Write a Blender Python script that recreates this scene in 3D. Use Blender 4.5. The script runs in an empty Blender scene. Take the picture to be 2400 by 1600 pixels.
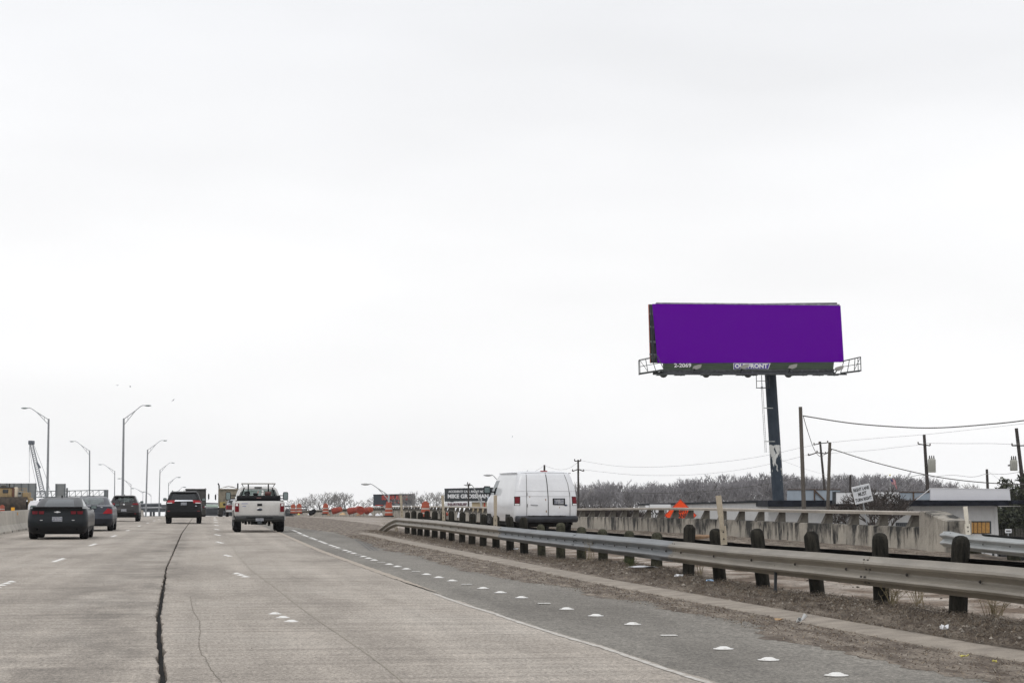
import bpy, bmesh, math, random
from mathutils import Vector, Matrix, noise
R = random.Random(7)
# ------------------------------------------------------------------ camera, world, sun
F = 4667.0; H = 1.28
YAW = math.atan(723/4667); PITCH = math.atan(370/4667)
sc = bpy.context.scene
C = sc.collection
cd = bpy.data.cameras.new('camera'); cam = bpy.data.objects.new('camera', cd); C.objects.link(cam)
cd.lens = 70.0; cd.sensor_width = 36.0; cd.clip_start = 0.3; cd.clip_end = 6000
cam.location = (0, 0, H); cam.rotation_euler = (math.pi/2 + PITCH, 0, -YAW)
sc.camera = cam
w = bpy.data.worlds.new('World'); sc.world = w; w.use_nodes = True
nt = w.node_tree; nt.nodes.clear()
def nd(t, tree=None, **k):
    n = (tree or nt).nodes.new(t)
    for a, b in k.items(): setattr(n, a, b)
    return n
sky = nd('ShaderNodeTexSky', sky_type='NISHITA', sun_disc=False)
sky.sun_elevation = math.radians(52); sky.sun_rotation = math.radians(205); sky.air_density = 1.0; sky.dust_density = 4.0
bg1 = nd('ShaderNodeBackground'); bg1.inputs['Strength'].default_value = 0.1
nt.links.new(sky.outputs[0], bg1.inputs[0])
tc = nd('ShaderNodeTexCoord'); sep = nd('ShaderNodeSeparateXYZ'); nt.links.new(tc.outputs['Generated'], sep.inputs[0])
ramp = nd('ShaderNodeValToRGB'); e = ramp.color_ramp.elements
e[0].position = 0.0; e[0].color = (1.10, 1.10, 1.10, 1); e[1].position = 1.0; e[1].color = (0.86, 0.875, 0.91, 1)
m = e.new(0.12); m.color = (1.03, 1.03, 1.035, 1)
m = e.new(0.27); m.color = (0.935, 0.945, 0.97, 1)
nt.links.new(sep.outputs[2], ramp.inputs[0])
mp = nd('ShaderNodeMapping'); mp.inputs['Scale'].default_value = (2.2, 2.2, 8.0); nt.links.new(tc.outputs['Generated'], mp.inputs[0])
nz = nd('ShaderNodeTexNoise'); nz.inputs['Scale'].default_value = 1.6; nz.inputs['Detail'].default_value = 3; nz.inputs['Roughness'].default_value = 0.45
nt.links.new(mp.outputs[0], nz.inputs['Vector'])
mr = nd('ShaderNodeMapRange'); mr.inputs[1].default_value = 0.3; mr.inputs[2].default_value = 0.7; mr.inputs[3].default_value = 0.925; mr.inputs[4].default_value = 1.05
nt.links.new(nz.outputs[0], mr.inputs[0])
mul = nd('ShaderNodeMixRGB', blend_type='MULTIPLY'); mul.inputs[0].default_value = 1.0
nt.links.new(ramp.outputs[0], mul.inputs[1]); nt.links.new(mr.outputs[0], mul.inputs[2])
bg2 = nd('ShaderNodeBackground'); bg2.inputs['Strength'].default_value = 1.0; nt.links.new(mul.outputs[0], bg2.inputs[0])
mx = nd('ShaderNodeMixShader'); mx.inputs[0].default_value = 0.97
nt.links.new(bg1.outputs[0], mx.inputs[1]); nt.links.new(bg2.outputs[0], mx.inputs[2])
wo = nd('ShaderNodeOutputWorld'); nt.links.new(mx.outputs[0], wo.inputs[0])
sd = bpy.data.lights.new('sun', 'SUN'); sun = bpy.data.objects.new('sun', sd); C.objects.link(sun)
sd.energy = 0.7; sd.angle = math.radians(25); sd.color = (1.0, 0.97, 0.93)
sun.rotation_euler = (math.radians(38), 0, math.radians(-25))
vs = sc.view_settings; vs.view_transform = 'Standard'; vs.look = 'None'; vs.exposure = 0.0; vs.gamma = 1.0; vs.use_curve_mapping = False
sc.render.engine = 'CYCLES'

# ------------------------------------------------------------------ placing helpers (road runs along +Y, camera over the origin)
def ray(px, py):
    x = (px-1200)/F; z = -(py-800)/F
    y2 = math.cos(PITCH) - z*math.sin(PITCH); z2 = math.sin(PITCH) + z*math.cos(PITCH)
    return x, y2, z2
def wray(px, py):
    x, y2, z2 = ray(px, py)
    return (x*math.cos(YAW)+y2*math.sin(YAW), -x*math.sin(YAW)+y2*math.cos(YAW), z2)
def gp(px, py, z=0.0):
    d = wray(px, py); k = (z-H)/d[2]; return d[0]*k, d[1]*k
def cf(px, py, dep):
    x, y2, z2 = ray(px, py); d = wray(px, py); k = dep/y2
    return Vector((d[0]*k, d[1]*k, H+d[2]*k))
def atT(px, py, T):
    d = wray(px, py); k = T/d[0]; return T, d[1]*k, H+d[2]*k
def PR(Y):
    D = max(0.0, Y-105.0)
    return -5e-5*D*D if D < 80 else -0.32-0.008*(D-80)
def lerp(a, b, t): return a+(b-a)*t
def interp(tab, v):
    if v <= tab[0][0]: return tab[0][1]
    for (a, x), (b, y) in zip(tab, tab[1:]):
        if v <= b: return lerp(x, y, (v-a)/(b-a))
    return tab[-1][1]
def sm(a, b, v):
    t = min(1, max(0, (v-a)/(b-a))); return t*t*(3-2*t)

# ------------------------------------------------------------------ object helpers
def tag(o, label=None, cat=None, group=None, kind=None):
    if label: o['label'] = label
    if cat: o['category'] = cat
    if group: o['group'] = group
    if kind: o['kind'] = kind
    return o
def thing(name, label, cat, loc=(0, 0, 0), rz=0, group=None):
    o = bpy.data.objects.new(name, None); C.objects.link(o)
    o.empty_display_size = 0.2
    o.location = loc; o.rotation_euler = (0, 0, rz)
    return tag(o, label, cat, group)
class MB:
    def __init__(s): s.v = []; s.f = []; s.m = []
    def add(s, vs, fs, mi=0):
        n = len(s.v); s.v += [tuple(p) for p in vs]; s.f += [tuple(i+n for i in f) for f in fs]; s.m += [mi]*len(fs); return s
    def box(s, x0, x1, y0, y1, z0, z1, mi=0):
        s.add([(x0,y0,z0),(x1,y0,z0),(x1,y1,z0),(x0,y1,z0),(x0,y0,z1),(x1,y0,z1),(x1,y1,z1),(x0,y1,z1)],
              [(0,3,2,1),(4,5,6,7),(0,1,5,4),(1,2,6,5),(2,3,7,6),(3,0,4,7)], mi); return s
    def bbox(s, x0, x1, y0, y1, z0, z1, b=0.02, mi=0):
        # box with chamfered vertical and horizontal edges
        b = min(b, (x1-x0)*.45, (y1-y0)*.45, (z1-z0)*.45)
        def ringp(i, z): return [(x0+b+i, y0+i, z), (x1-b-i, y0+i, z), (x1-i, y0+b+i, z), (x1-i, y1-b-i, z), (x1-b-i, y1-i, z), (x0+b+i, y1-i, z), (x0+i, y1-b-i, z), (x0+i, y0+b+i, z)]
        rs = [ringp(b*.6, z0), ringp(0, z0+b), ringp(0, z1-b), ringp(b*.6, z1)]
        vs = sum(rs, []); fs = [tuple(range(7, -1, -1)), tuple(range(24, 32))]
        for k in range(3):
            for i in range(8): fs.append((k*8+i, k*8+(i+1) % 8, (k+1)*8+(i+1) % 8, (k+1)*8+i))
        s.add(vs, fs, mi); return s
    def tube(s, pts, r, n=8, cap=True, mi=0):
        pts = [Vector(p) for p in pts]
        rr = r if isinstance(r, (list, tuple)) else [r]*len(pts)
        base = len(s.v); up0 = None
        for i, p in enumerate(pts):
            d = (pts[min(i+1, len(pts)-1)] - pts[max(i-1, 0)])
            if d.length < 1e-9: d = Vector((0, 0, 1))
            d.normalize()
            a = Vector((0, 0, 1)) if abs(d.z) < .9 else Vector((0, 1, 0))
            u = d.cross(a).normalized(); v = d.cross(u)
            for k in range(n):
                t = 2*math.pi*k/n; s.v.append(tuple(p + (u*math.cos(t)+v*math.sin(t))*rr[i]))
        for i in range(len(pts)-1):
            for k in range(n):
                a = base+i*n+k; b = base+i*n+(k+1) % n
                s.f.append((a, b, b+n, a+n)); s.m.append(mi)
        if cap:
            s.f.append(tuple(base+k for k in range(n))); s.m.append(mi)
            e = base+(len(pts)-1)*n; s.f.append(tuple(e+n-1-k for k in range(n))); s.m.append(mi)
        return s
    def beam(s, a, b, w, h=None, mi=0):
        a = Vector(a); b = Vector(b); h = h or w; d = (b-a).normalized()
        t = Vector((0, 0, 1)) if abs(d.z) < .95 else Vector((0, 1, 0))
        u = d.cross(t).normalized()*w/2; v = d.cross(u).normalized()*h/2
        s.add([a-u-v, a+u-v, a+u+v, a-u+v, b-u-v, b+u-v, b+u+v, b-u+v],
              [(0,3,2,1),(4,5,6,7),(0,1,5,4),(1,2,6,5),(2,3,7,6),(3,0,4,7)], mi); return s
    def lathe(s, prof, n=20, c=(0, 0, 0), axis='z', mi=0):
        base = len(s.v)
        for r, z in prof:
            for k in range(n):
                t = 2*math.pi*k/n; a, b = r*math.cos(t), r*math.sin(t)
                s.v.append((c[0]+a, c[1]+b, c[2]+z) if axis == 'z' else ((c[0]+z, c[1]+a, c[2]+b) if axis == 'x' else (c[0]+a, c[1]+z, c[2]+b)))
        for i in range(len(prof)-1):
            for k in range(n):
                a = base+i*n+k; b = base+i*n+(k+1) % n
                s.f.append((a, b, b+n, a+n)); s.m.append(mi)
        s.f.append(tuple(base+k for k in range(n))); s.m.append(mi)
        e = base+(len(prof)-1)*n; s.f.append(tuple(e+n-1-k for k in range(n))); s.m.append(mi)
        return s
    def grid(s, rows, mi=0, closed=False):
        base = len(s.v); n = len(rows[0])
        for r in rows: s.v += [tuple(p) for p in r]
        for i in range(len(rows)-1):
            for k in range(n if closed else n-1):
                a = base+i*n+k; b = base+i*n+(k+1) % n
                s.f.append((a, b, b+n, a+n)); s.m.append(mi)
        return s
    def prism(s, poly, a, b, axis='x', mi=0):
        # polygon in the plane normal to axis, extruded a..b
        def P(p, t): return (t, p[0], p[1]) if axis == 'x' else ((p[0], t, p[1]) if axis == 'y' else (p[0], p[1], t))
        n = len(poly); return s.add([P(p, a) for p in poly]+[P(p, b) for p in poly],
            [tuple(range(n-1, -1, -1)), tuple(range(n, 2*n))]+[(i, (i+1) % n, n+(i+1) % n, n+i) for i in range(n)], mi); return s
    def mesh(s, name, mats, smooth=False, fix=True):
        me = bpy.data.meshes.new(name); me.from_pydata(s.v, [], s.f)
        for m_ in (mats if isinstance(mats, (list, tuple)) else [mats]): me.materials.append(m_)
        if any(s.m): me.polygons.foreach_set('material_index', s.m)
        if fix:
            bm = bmesh.new(); bm.from_mesh(me); bmesh.ops.recalc_face_normals(bm, faces=bm.faces); bm.to_mesh(me); bm.free()
        if smooth: me.shade_smooth() if hasattr(me, 'shade_smooth') else None
        if smooth == 'auto':
            me.set_sharp_from_angle(angle=math.radians(38))
        me.update(); return me
    def build(s, name, mats, parent=None, smooth=False, fix=True, loc=None, rot=None):
        return link(name, s.mesh(name, mats, smooth, fix), parent, loc, rot)
def link(name, me, parent=None, loc=None, rot=None):
    o = bpy.data.objects.new(name, me); C.objects.link(o)
    if parent: o.parent = parent
    if loc is not None: o.location = loc
    if rot is not None: o.rotation_euler = rot
    return o
KIDS = {}
def copy_tree(o, parent=None):
    c = o.copy(); C.objects.link(c)
    if parent: c.parent = parent
    for ch in [x for x in C.objects if x.parent == o]: copy_tree(ch, c)
    return c
def text_obj(name, txt, size, m_, parent, loc, rot=(math.pi/2, 0, 0), ext=0.01, align='CENTER', sx=1.0, bold=0.0, shear=0.0):
    cu = bpy.data.curves.new(name, 'FONT'); cu.body = txt; cu.size = size; cu.extrude = ext; cu.align_x = align; cu.align_y = 'CENTER'
    cu.offset = bold; cu.shear = shear; cu.resolution_u = 3
    t = bpy.data.objects.new('tmp_text', cu); C.objects.link(t)
    bpy.context.view_layer.update()
    me = bpy.data.meshes.new_from_object(t.evaluated_get(bpy.context.evaluated_depsgraph_get()))
    bpy.data.objects.remove(t)
    me.name = name; me.materials.clear(); me.materials.append(m_)
    o = link(name, me, parent, loc, rot); o.scale = (sx, 1, 1); return o
ORD = ['first','second','third','fourth','fifth','sixth','seventh','eighth','ninth','tenth','eleventh','twelfth','thirteenth','fourteenth','fifteenth','sixteenth','seventeenth','eighteenth','nineteenth','twentieth']
def ordw(i):
    if i < 20: return ORD[i]
    t = ['twenty','thirty','forty','fifty','sixty','seventy'][(i+1)//10-2]; u = (i+1) % 10
    return (t[:-1]+'ieth') if u == 0 else t+'-'+ORD[u-1]

# ------------------------------------------------------------------ materials
def M(name, col, rough=.6, metal=0, var=.0, scale=5, detail=4, stretch=(1, 1, 1), col2=None, bump=0, bscale=None, coat=0, spec=.5, lo=.35, hi=.65, fine=0, fscale=60, obj='Object'):
    m_ = bpy.data.materials.new(name); m_.use_nodes = True; t = m_.node_tree; b = t.nodes['Principled BSDF']
    b.inputs['Roughness'].default_value = rough; b.inputs['Metallic'].default_value = metal
    b.inputs['Base Color'].default_value = (*col, 1); b.inputs['Coat Weight'].default_value = coat; b.inputs['Coat Roughness'].default_value = .06
    b.inputs['Specular IOR Level'].default_value = spec
    t_c = nd('ShaderNodeTexCoord', t); mpn = nd('ShaderNodeMapping', t); mpn.inputs['Scale'].default_value = stretch
    t.links.new(t_c.outputs[obj], mpn.inputs[0])
    out = None
    if var or col2:
        n = nd('ShaderNodeTexNoise', t); n.inputs['Scale'].default_value = scale; n.inputs['Detail'].default_value = detail; n.inputs['Roughness'].default_value = .6
        t.links.new(mpn.outputs[0], n.inputs['Vector'])
        r = nd('ShaderNodeValToRGB', t); r.color_ramp.elements[0].position = lo; r.color_ramp.elements[1].position = hi
        c1 = tuple(max(0, c*(1-var)) for c in col); c2 = col2 or tuple(c*(1+var) for c in col)
        if col2: c1 = col
        r.color_ramp.elements[0].color = (*c1, 1); r.color_ramp.elements[1].color = (*c2, 1)
        t.links.new(n.outputs[0], r.inputs[0]); out = r.outputs[0]
        if fine:
            n2 = nd('ShaderNodeTexNoise', t); n2.inputs['Scale'].default_value = fscale; n2.inputs['Detail'].default_value = 3; n2.inputs['Roughness'].default_value = .7
            t.links.new(mpn.outputs[0], n2.inputs['Vector'])
            mr_ = nd('ShaderNodeMapRange', t); mr_.inputs[1].default_value = .3; mr_.inputs[2].default_value = .7; mr_.inputs[3].default_value = 1-fine; mr_.inputs[4].default_value = 1+fine
            t.links.new(n2.outputs[0], mr_.inputs[0])
            mm = nd('ShaderNodeMixRGB', t, blend_type='MULTIPLY'); mm.inputs[0].default_value = 1; t.links.new(out, mm.inputs[1]); t.links.new(mr_.outputs[0], mm.inputs[2]); out = mm.outputs[0]
        t.links.new(out, b.inputs['Base Color'])
    if bump:
        n3 = nd('ShaderNodeTexNoise', t); n3.inputs['Scale'].default_value = bscale or scale*4; n3.inputs['Detail'].default_value = 5
        t.links.new(mpn.outputs[0], n3.inputs['Vector'])
        bp = nd('ShaderNodeBump', t); bp.inputs['Strength'].default_value = bump; bp.inputs['Distance'].default_value = .02
        t.links.new(n3.outputs[0], bp.inputs['Height']); t.links.new(bp.outputs[0], b.inputs['Normal'])
    return m_
def glass(name, tint, trans=.5):
    m_ = bpy.data.materials.new(name); m_.use_nodes = True; t = m_.node_tree; t.nodes.clear()
    o = nd('ShaderNodeOutputMaterial', t); tr = nd('ShaderNodeBsdfTransparent', t); tr.inputs[0].default_value = (*tint, 1)
    gl = nd('ShaderNodeBsdfGlossy', t); gl.inputs['Roughness'].default_value = .03; gl.inputs[0].default_value = (.9, .93, .95, 1)
    fr = nd('ShaderNodeFresnel', t); fr.inputs[0].default_value = 1.5
    mr_ = nd('ShaderNodeMapRange', t); mr_.inputs[3].default_value = .03; mr_.inputs[4].default_value = .9
    t.links.new(fr.outputs[0], mr_.inputs[0])
    mix = nd('ShaderNodeMixShader', t); t.links.new(mr_.outputs[0], mix.inputs[0]); t.links.new(tr.outputs[0], mix.inputs[1]); t.links.new(gl.outputs[0], mix.inputs[2]); t.links.new(mix.outputs[0], o.inputs[0])
    return m_

def road_material(name, base, dark, light, grain=110, streak=.10, wear=False):
    """worn pavement: large blotches, tined cross streaks, aggregate grain, lengthwise wheel wear"""
    m_ = bpy.data.materials.new(name); m_.use_nodes = True; t = m_.node_tree; b = t.nodes['Principled BSDF']; b.inputs['Roughness'].default_value = .85
    b.inputs['Specular IOR Level'].default_value = .3
    tcn = nd('ShaderNodeTexCoord', t)
    def noise_(sc_, st, det=4, ro=.6, dist=0):
        mpn = nd('ShaderNodeMapping', t); mpn.inputs['Scale'].default_value = st; t.links.new(tcn.outputs['Object'], mpn.inputs[0])
        n = nd('ShaderNodeTexNoise', t); n.inputs['Scale'].default_value = sc_; n.inputs['Detail'].default_value = det; n.inputs['Roughness'].default_value = ro; n.inputs['Distortion'].default_value = dist
        t.links.new(mpn.outputs[0], n.inputs['Vector']); return n.outputs[0]
    def rng(x, a, b_, c, d):
        r = nd('ShaderNodeMapRange', t); 
        for i, v in enumerate((a, b_, c, d)): r.inputs[i+1].default_value = v
        t.links.new(x, r.inputs[0]); return r.outputs[0]
    def mulc(a, x):
        k = nd('ShaderNodeMixRGB', t, blend_type='MULTIPLY'); k.inputs[0].default_value = 1; t.links.new(a, k.inputs[1]); t.links.new(x, k.inputs[2]); return k.outputs[0]
    r = nd('ShaderNodeValToRGB', t); r.color_ramp.elements[0].position = .3; r.color_ramp.elements[1].position = .72
    r.color_ramp.elements[0].color = (*dark, 1); r.color_ramp.elements[1].color = (*light, 1); mid = r.color_ramp.elements.new(.5); mid.color = (*base, 1)
    t.links.new(noise_(.55, (1, .28, 1), 5, .62, .3), r.inputs[0])
    c = r.outputs[0]
    c = mulc(c, rng(noise_(1.0, (.25, 5.0, 1), 3, .6), .3, .7, 1-streak, 1+streak))
    c = mulc(c, rng(noise_(1.0, (1.6, .02, 1), 2, .5), .3, .7, .84, 1.09))
    c = mulc(c, rng(noise_(grain, (1, 1, 1), 2, .7), .32, .68, .58, 1.40))
    c = mulc(c, rng(noise_(34, (1, .55, 1), 3, .75), .3, .7, .48, 1.50)); c = mulc(c, rng(noise_(9, (1, .35, 1), 4, .7), .3, .7, .86, 1.13))
    if wear:
        spx = nd('ShaderNodeSeparateXYZ', t); t.links.new(tcn.outputs['Object'], spx.inputs[0]); k1 = rng(spx.outputs[0], -2.6, -1.0, 0, 1); k2 = rng(spx.outputs[0], -.50, -.30, 1, 0); k3 = rng(spx.outputs[1], 26, 90, 1, .25)
        ml = nd('ShaderNodeMath', t, operation='MULTIPLY'); t.links.new(k1, ml.inputs[0]); t.links.new(k2, ml.inputs[1]); ml2 = nd('ShaderNodeMath', t, operation='MULTIPLY'); t.links.new(ml.outputs[0], ml2.inputs[0]); t.links.new(k3, ml2.inputs[1]); ml3 = nd('ShaderNodeMath', t, operation='MULTIPLY'); t.links.new(ml2.outputs[0], ml3.inputs[0]); t.links.new(rng(noise_(1.2, (1, .45, 1), 5, .65), .38, .62, .1, 1), ml3.inputs[1])
        c = mulc(c, rng(ml3.outputs[0], 0, 1, 1, .62))
    t.links.new(c, b.inputs['Base Color'])
    bp = nd('ShaderNodeBump', t); bp.inputs['Strength'].default_value = .5; bp.inputs['Distance'].default_value = .006
    t.links.new(noise_(grain*.8, (1, 1, 1), 3, .7), bp.inputs['Height']); t.links.new(bp.outputs[0], b.inputs['Normal'])
    return m_
m_conc = road_material('freeway concrete', (.394, .350, .301), (.272, .240, .205), (.465, .421, .368), streak=.18, wear=True)
m_asph = road_material('grey asphalt', (.222, .206, .180), (.168, .154, .133), (.27, .252, .221), streak=.09)
m_kerb = M('kerb concrete', (.30, .26, .215), .9, var=.2, scale=3, fine=.25, fscale=70, bump=.4, bscale=60)
m_dirt = M('brown roadside dirt', (.105, .080, .060), .95, var=.0, lo=.42, hi=.66, col2=(.30, .255, .205), scale=2.3, detail=9, stretch=(2.4, .5, 1), fine=.5, fscale=30, bump=.7, bscale=20)
m_crack = M('crack filler', (.012, .012, .012), .9, var=.4, scale=30)
m_hair = M('hairline crack', (.19, .165, .135), .95)
m_joint = M('sawn joint', (.325, .29, .24), .95)
m_white = M('marker white', (.80, .79, .76), .5, var=.0, col2=(.50, .47, .42), lo=.52, hi=.72, scale=14, fine=.08)
m_white_worn = M('worn marker', (.60, .59, .56), .6, var=.2, scale=30)
m_galv = M('weathered rail steel', (.245, .218, .178), .48, .3, var=.16, scale=2.2, stretch=(1, .6, 4), fine=.1, fscale=30)
m_galv2 = M('blue grey rail steel', (.165, .175, .182), .45, .35, var=.14, scale=2.2, stretch=(1, .6, 4), fine=.1, fscale=30)
m_galv3 = M('new rail steel', (.36, .375, .37), .45, .35, var=.08, scale=3)
m_post = M('creosoted wood post', (.010, .010, .009), .95, col2=(.040, .037, .030), spec=.15, scale=5, stretch=(3, 3, .5), fine=.4, fscale=50, bump=.6, bscale=40)
m_postg = M('mossy wood post', (.030, .030, .022), .95, col2=(.085, .083, .058), spec=.15, scale=8, fine=.4, fscale=50, bump=.6, bscale=40)
m_bolt = M('rusty bolt', (.035, .03, .027), .7)
m_delin = M('tan delineator plastic', (.40, .345, .26), .7, var=.12, scale=6, fine=.15)
m_delin2 = M('cream delineator plastic', (.72, .68, .58), .6, var=.06, scale=6)
m_steel = M('lamp pole steel', (.26, .275, .29), .5, .3, var=.06, scale=2)
m_steel2 = M('pale lamp steel', (.42, .43, .43), .5, .2)
m_dark = M('dark steel', (.035, .04, .045), .6, .2, var=.3, scale=2)
m_black = M('black plastic', (.007, .007, .008), .6, spec=.2)
m_tyre = M('tyre rubber', (.009, .009, .010), .9, spec=.15, var=.2, scale=8)
m_rim = M('alloy rim', (.35, .35, .36), .35, .7)
m_under = M('underbody', (.01, .01, .01), .9)
m_chrome = M('chrome', (.7, .71, .73), .15, 1)
m_red = M('tail lamp red', (.14, .002, .008), .4, coat=.1, spec=.2)
m_redl = M('tail lamp bright red', (.30, .006, .014), .4, coat=.1, spec=.2)
m_clear = M('clear lamp', (.75, .75, .75), .2, coat=1)
m_plate = M('number plate', (.36, .37, .39), .6, col2=(.13, .14, .18), spec=.2, scale=26, detail=2, stretch=(1, 1, 1.6), lo=.48, hi=.56)
m_glass_dark = glass('tinted glass', (.07, .075, .08)); m_glass = glass('car glass', (.78, .86, .82)); m_glass_mid = glass('grey glass', (.30, .33, .34))
m_seat = M('seat cloth', (.03, .03, .032), .9)
# ------------------------------------------------------------------ ground, road, verge
CR = [(2,-.12),(14.3,-.26),(18.6,-.37),(22.7,-.47),(32.2,-.58),(38.2,-.66),(47,-.68),(76,-.77),(117,-.71),(900,-.7)]
ED = [(2,3.6),(13.7,3.60),(17.6,3.49),(20,3.37),(24,3.27),(27.2,3.18),(31.4,3.10),(42.5,2.96),(51,2.86),(77,2.88),(100,2.9),(900,2.9)]
BD = [(2,5.3),(13.5,5.38),(15,5.28),(17.5,5.25),(20,5.42),(24,5.3),(29,5.07),(32,4.84),(37,4.72),(45,4.8),(50,4.65),(63,4.9),(79,5.1),(90,4.35),(100,3.9),(112,3.2),(125,2.9),(900,2.9)]
K0 = [(2,6.4),(13,6.25),(16,6.02),(20,5.93),(30,5.73),(60,5.62),(75,5.75),(90,5.8)]
BH = [(10,.17),(20,.165),(23,.125),(28,.125),(30,.18),(35,.17),(38,.07),(42,.035),(60,.05),(90,.03)]
def near(Y): return 1-sm(58, 92, Y)
def surf(T, Y):
    bh = interp(BH, Y); return PR(Y) + near(Y)*interp([(3.6,0),(5.9,.04),(6.35,.05),(6.75,.05+(bh-.05)*.75),(7.0,bh),(7.25,bh),(7.6,.07),(8.2,.06),(9,.09),(10.5,.14),(15.5,lerp(.04,.15,sm(34,38.2,Y)))], T)
YS = [2+i*.15 for i in range(340)]; YS += [53+i*.6 for i in range(130)]; YS += [132+i*6 for i in range(30)]; YS += [320+i*30 for i in range(22)]
def n3(x, y, z=0): return noise.noise(Vector((x, y, z)))
def crackw(Y): return .66*max(.012, interp([(2,.045),(14,.045),(30,.045),(36,.022),(60,.035),(110,.03),(200,.015),(900,.01)], Y)*(1+.7*n3(0, Y*3.1, 2)))
def crackT(Y): return interp(CR, Y) + .025*n3(3, Y*1.3, 0) + .008*n3(5, Y*5, 1)
def edgeT(Y): return interp(ED, Y) + .035*n3(9, Y*.9, 0) + .02*n3(9, Y*5, 4)
b = MB(); rows = []
for Y in YS:
    z = PR(Y); cl = crackT(Y)-crackw(Y); rows.append([(-7.95, Y, z), (-4, Y, z), (cl-.012, Y, z), (cl, Y, z-.008), (cl, Y, z-.10)])
b.grid(rows); tag(b.build('freeway_road_slab', m_conc, smooth=False), 'worn beige concrete freeway lanes left of the long open crack', kind='structure')
b = MB(); rows = []
for Y in YS:
    z = PR(Y); cr = crackT(Y)+crackw(Y); e_ = edgeT(Y); rows.append([(cr, Y, z-.10), (cr, Y, z-.008), (cr+.012, Y, z), (1.6, Y, z), (e_-.05, Y, z), (e_, Y, z-.004), (e_+.008, Y, z-.06)])
b.grid(rows); tag(b.build('freeway_road_slab', m_conc), 'worn beige concrete freeway lane right of the long open crack', kind='structure')
b = MB(); b.grid([[(-1.4, Y, PR(Y)-.085), (.3, Y, PR(Y)-.085)] for Y in YS[::6]]); tag(b.build('road_crack', m_crack), 'black joint filler at the bottom of the open lengthwise crack', kind='structure')
def strip(name, pts, wd, m_, label, z=.003, jit=.0, taper=False, step=.25):
    # pts: (T, Y) list, thin sheet following it
    pts = sorted(pts, key=lambda p: p[1]); tab = [(y, t) for t, y in pts]; Y = pts[0][1]; rows = []
    while Y <= pts[-1][1]:
        t = interp(tab, Y) + jit*n3(Y*3, 7, 0) + jit*.6*n3(Y*11, 2, 0); w_ = wd*(1+.5*n3(Y*4, 1, 0))*.5*(min(1, (Y-pts[0][1]+.05)/7) if taper else 1)
        rows.append([(t-w_, Y, surf(t, Y)+z), (t+w_, Y, surf(t, Y)+z)]); Y += step
    o = MB().grid(rows).build(name, m_); tag(o, label, kind='structure'); return o
m_paint = M('old edge paint', (.62, .60, .56), .7, col2=(.40, .36, .31), scale=9, detail=8, fine=.2)
m_lip = M('slab lip', (.40, .345, .285), .9, var=.12, scale=4, fine=.2)
strip('pavement_joint', [gp(*p) for p in [(520,1236),(524,1251),(558,1302),(588,1336),(646,1377),(697,1418),(748,1455),(799,1489),(892,1554),(960,1610)]], .014, m_joint, 'thin sawn joint across the right hand lane', jit=.01)
strip('pavement_joint', [gp(*p) for p in [(0,1309),(136,1268),(230,1240)]], .02, m_joint, 'thin sawn joint in the far left lane', jit=.01)
strip('hairline_crack', [gp(*p) for p in [(446,1397),(452,1431),(468,1455),(469,1479),(466,1506),(469,1527),(485,1547),(493,1567),(510,1588),(530,1610)]], .006, m_hair, 'hairline crack wandering right of the open crack', jit=.015, step=.08)
strip('painted_edge_line', [(edgeT(y)-.07, y) for y in [13, 15, 17, 18.5, 21, 22.5, 24, 25.5, 27.2]], .06, m_paint, 'worn white edge paint on the slab edge', jit=.01, z=.004, step=.12)
strip('slab_lip', [(interp(ED, y)+.06, y) for y in [27, 31, 36, 43, 50, 58, 66, 74, 84]], .16, m_lip, 'pale concrete lip beside the grey asphalt', jit=.03, z=.002, step=.3, taper=True)
# asphalt lane
b = MB(); rows = []
for Y in YS:
    if Y > 126: break
    e_ = edgeT(Y)-.06; r_ = 6.3 if Y < 74 else max(interp(BD, Y)+.3, e_+.01)
    rows.append([(lerp(e_, r_, k/6), Y, surf(lerp(e_, r_, k/6), Y)-.014) for k in range(7)])
b.grid(rows); tag(b.build('asphalt_shoulder', m_asph, smooth=True), 'grey asphalt lane between the concrete slab and the kerb', kind='structure')
# skid marks on the asphalt
m_skid = M('skid mark', (.10, .10, .10), .8)
for k, dx in enumerate((0, 7, 14)):
    strip('skid_mark', [gp(832+dx, 1260, .05), gp(868+dx*1.3, 1285, .05)], .035, m_skid, 'short dark skid line on the asphalt near the gore', z=-.008)
# dirt drifted against the kerb
b = MB(); rows = []
for Y in [8+i*.1 for i in range(690)]:
    k0 = interp(K0, Y); bd = interp(BD, Y) + .28*n3(1.5, Y*.7, 0) + .14*n3(2, Y*3, 0) + .07*n3(4, Y*11, 0)
    row = []
    for k in range(9):
        t = lerp(bd, k0+.03, k/8); row.append((t, Y, surf(t, Y)-.012 + min(1, k/2)*(.012+.018*abs(n3(t*6, Y*2.5, 3))+.012*n3(t*16, Y*9, 1))))
    rows.append(row)
b.grid(rows); tag(b.build('dirt_drift', m_dirt, smooth=True), 'brown dirt washed over the asphalt edge along the kerb', kind='structure')
# kerb
b = MB(); rows = []
for Y in [8+i*.5 for i in range(148)]:
    k0 = interp(K0, Y)+.02*n3(Y*.6, 1, 1); k1 = k0+.42; z = surf(k0, Y); s_ = 1-sm(70, 81, Y)
    rows.append([(k0, Y, z-.05), (k0+.01, Y, z+.02*s_-.01), (k0+.04, Y, z+.035*s_-.01), (k1-.02, Y, z+.05*s_-.01), (k1+.02, Y, z-.05)])
b.grid(rows); tag(b.build('kerb', m_kerb, smooth='auto'), 'low concrete kerb running under the guardrail', kind='structure')
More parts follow.
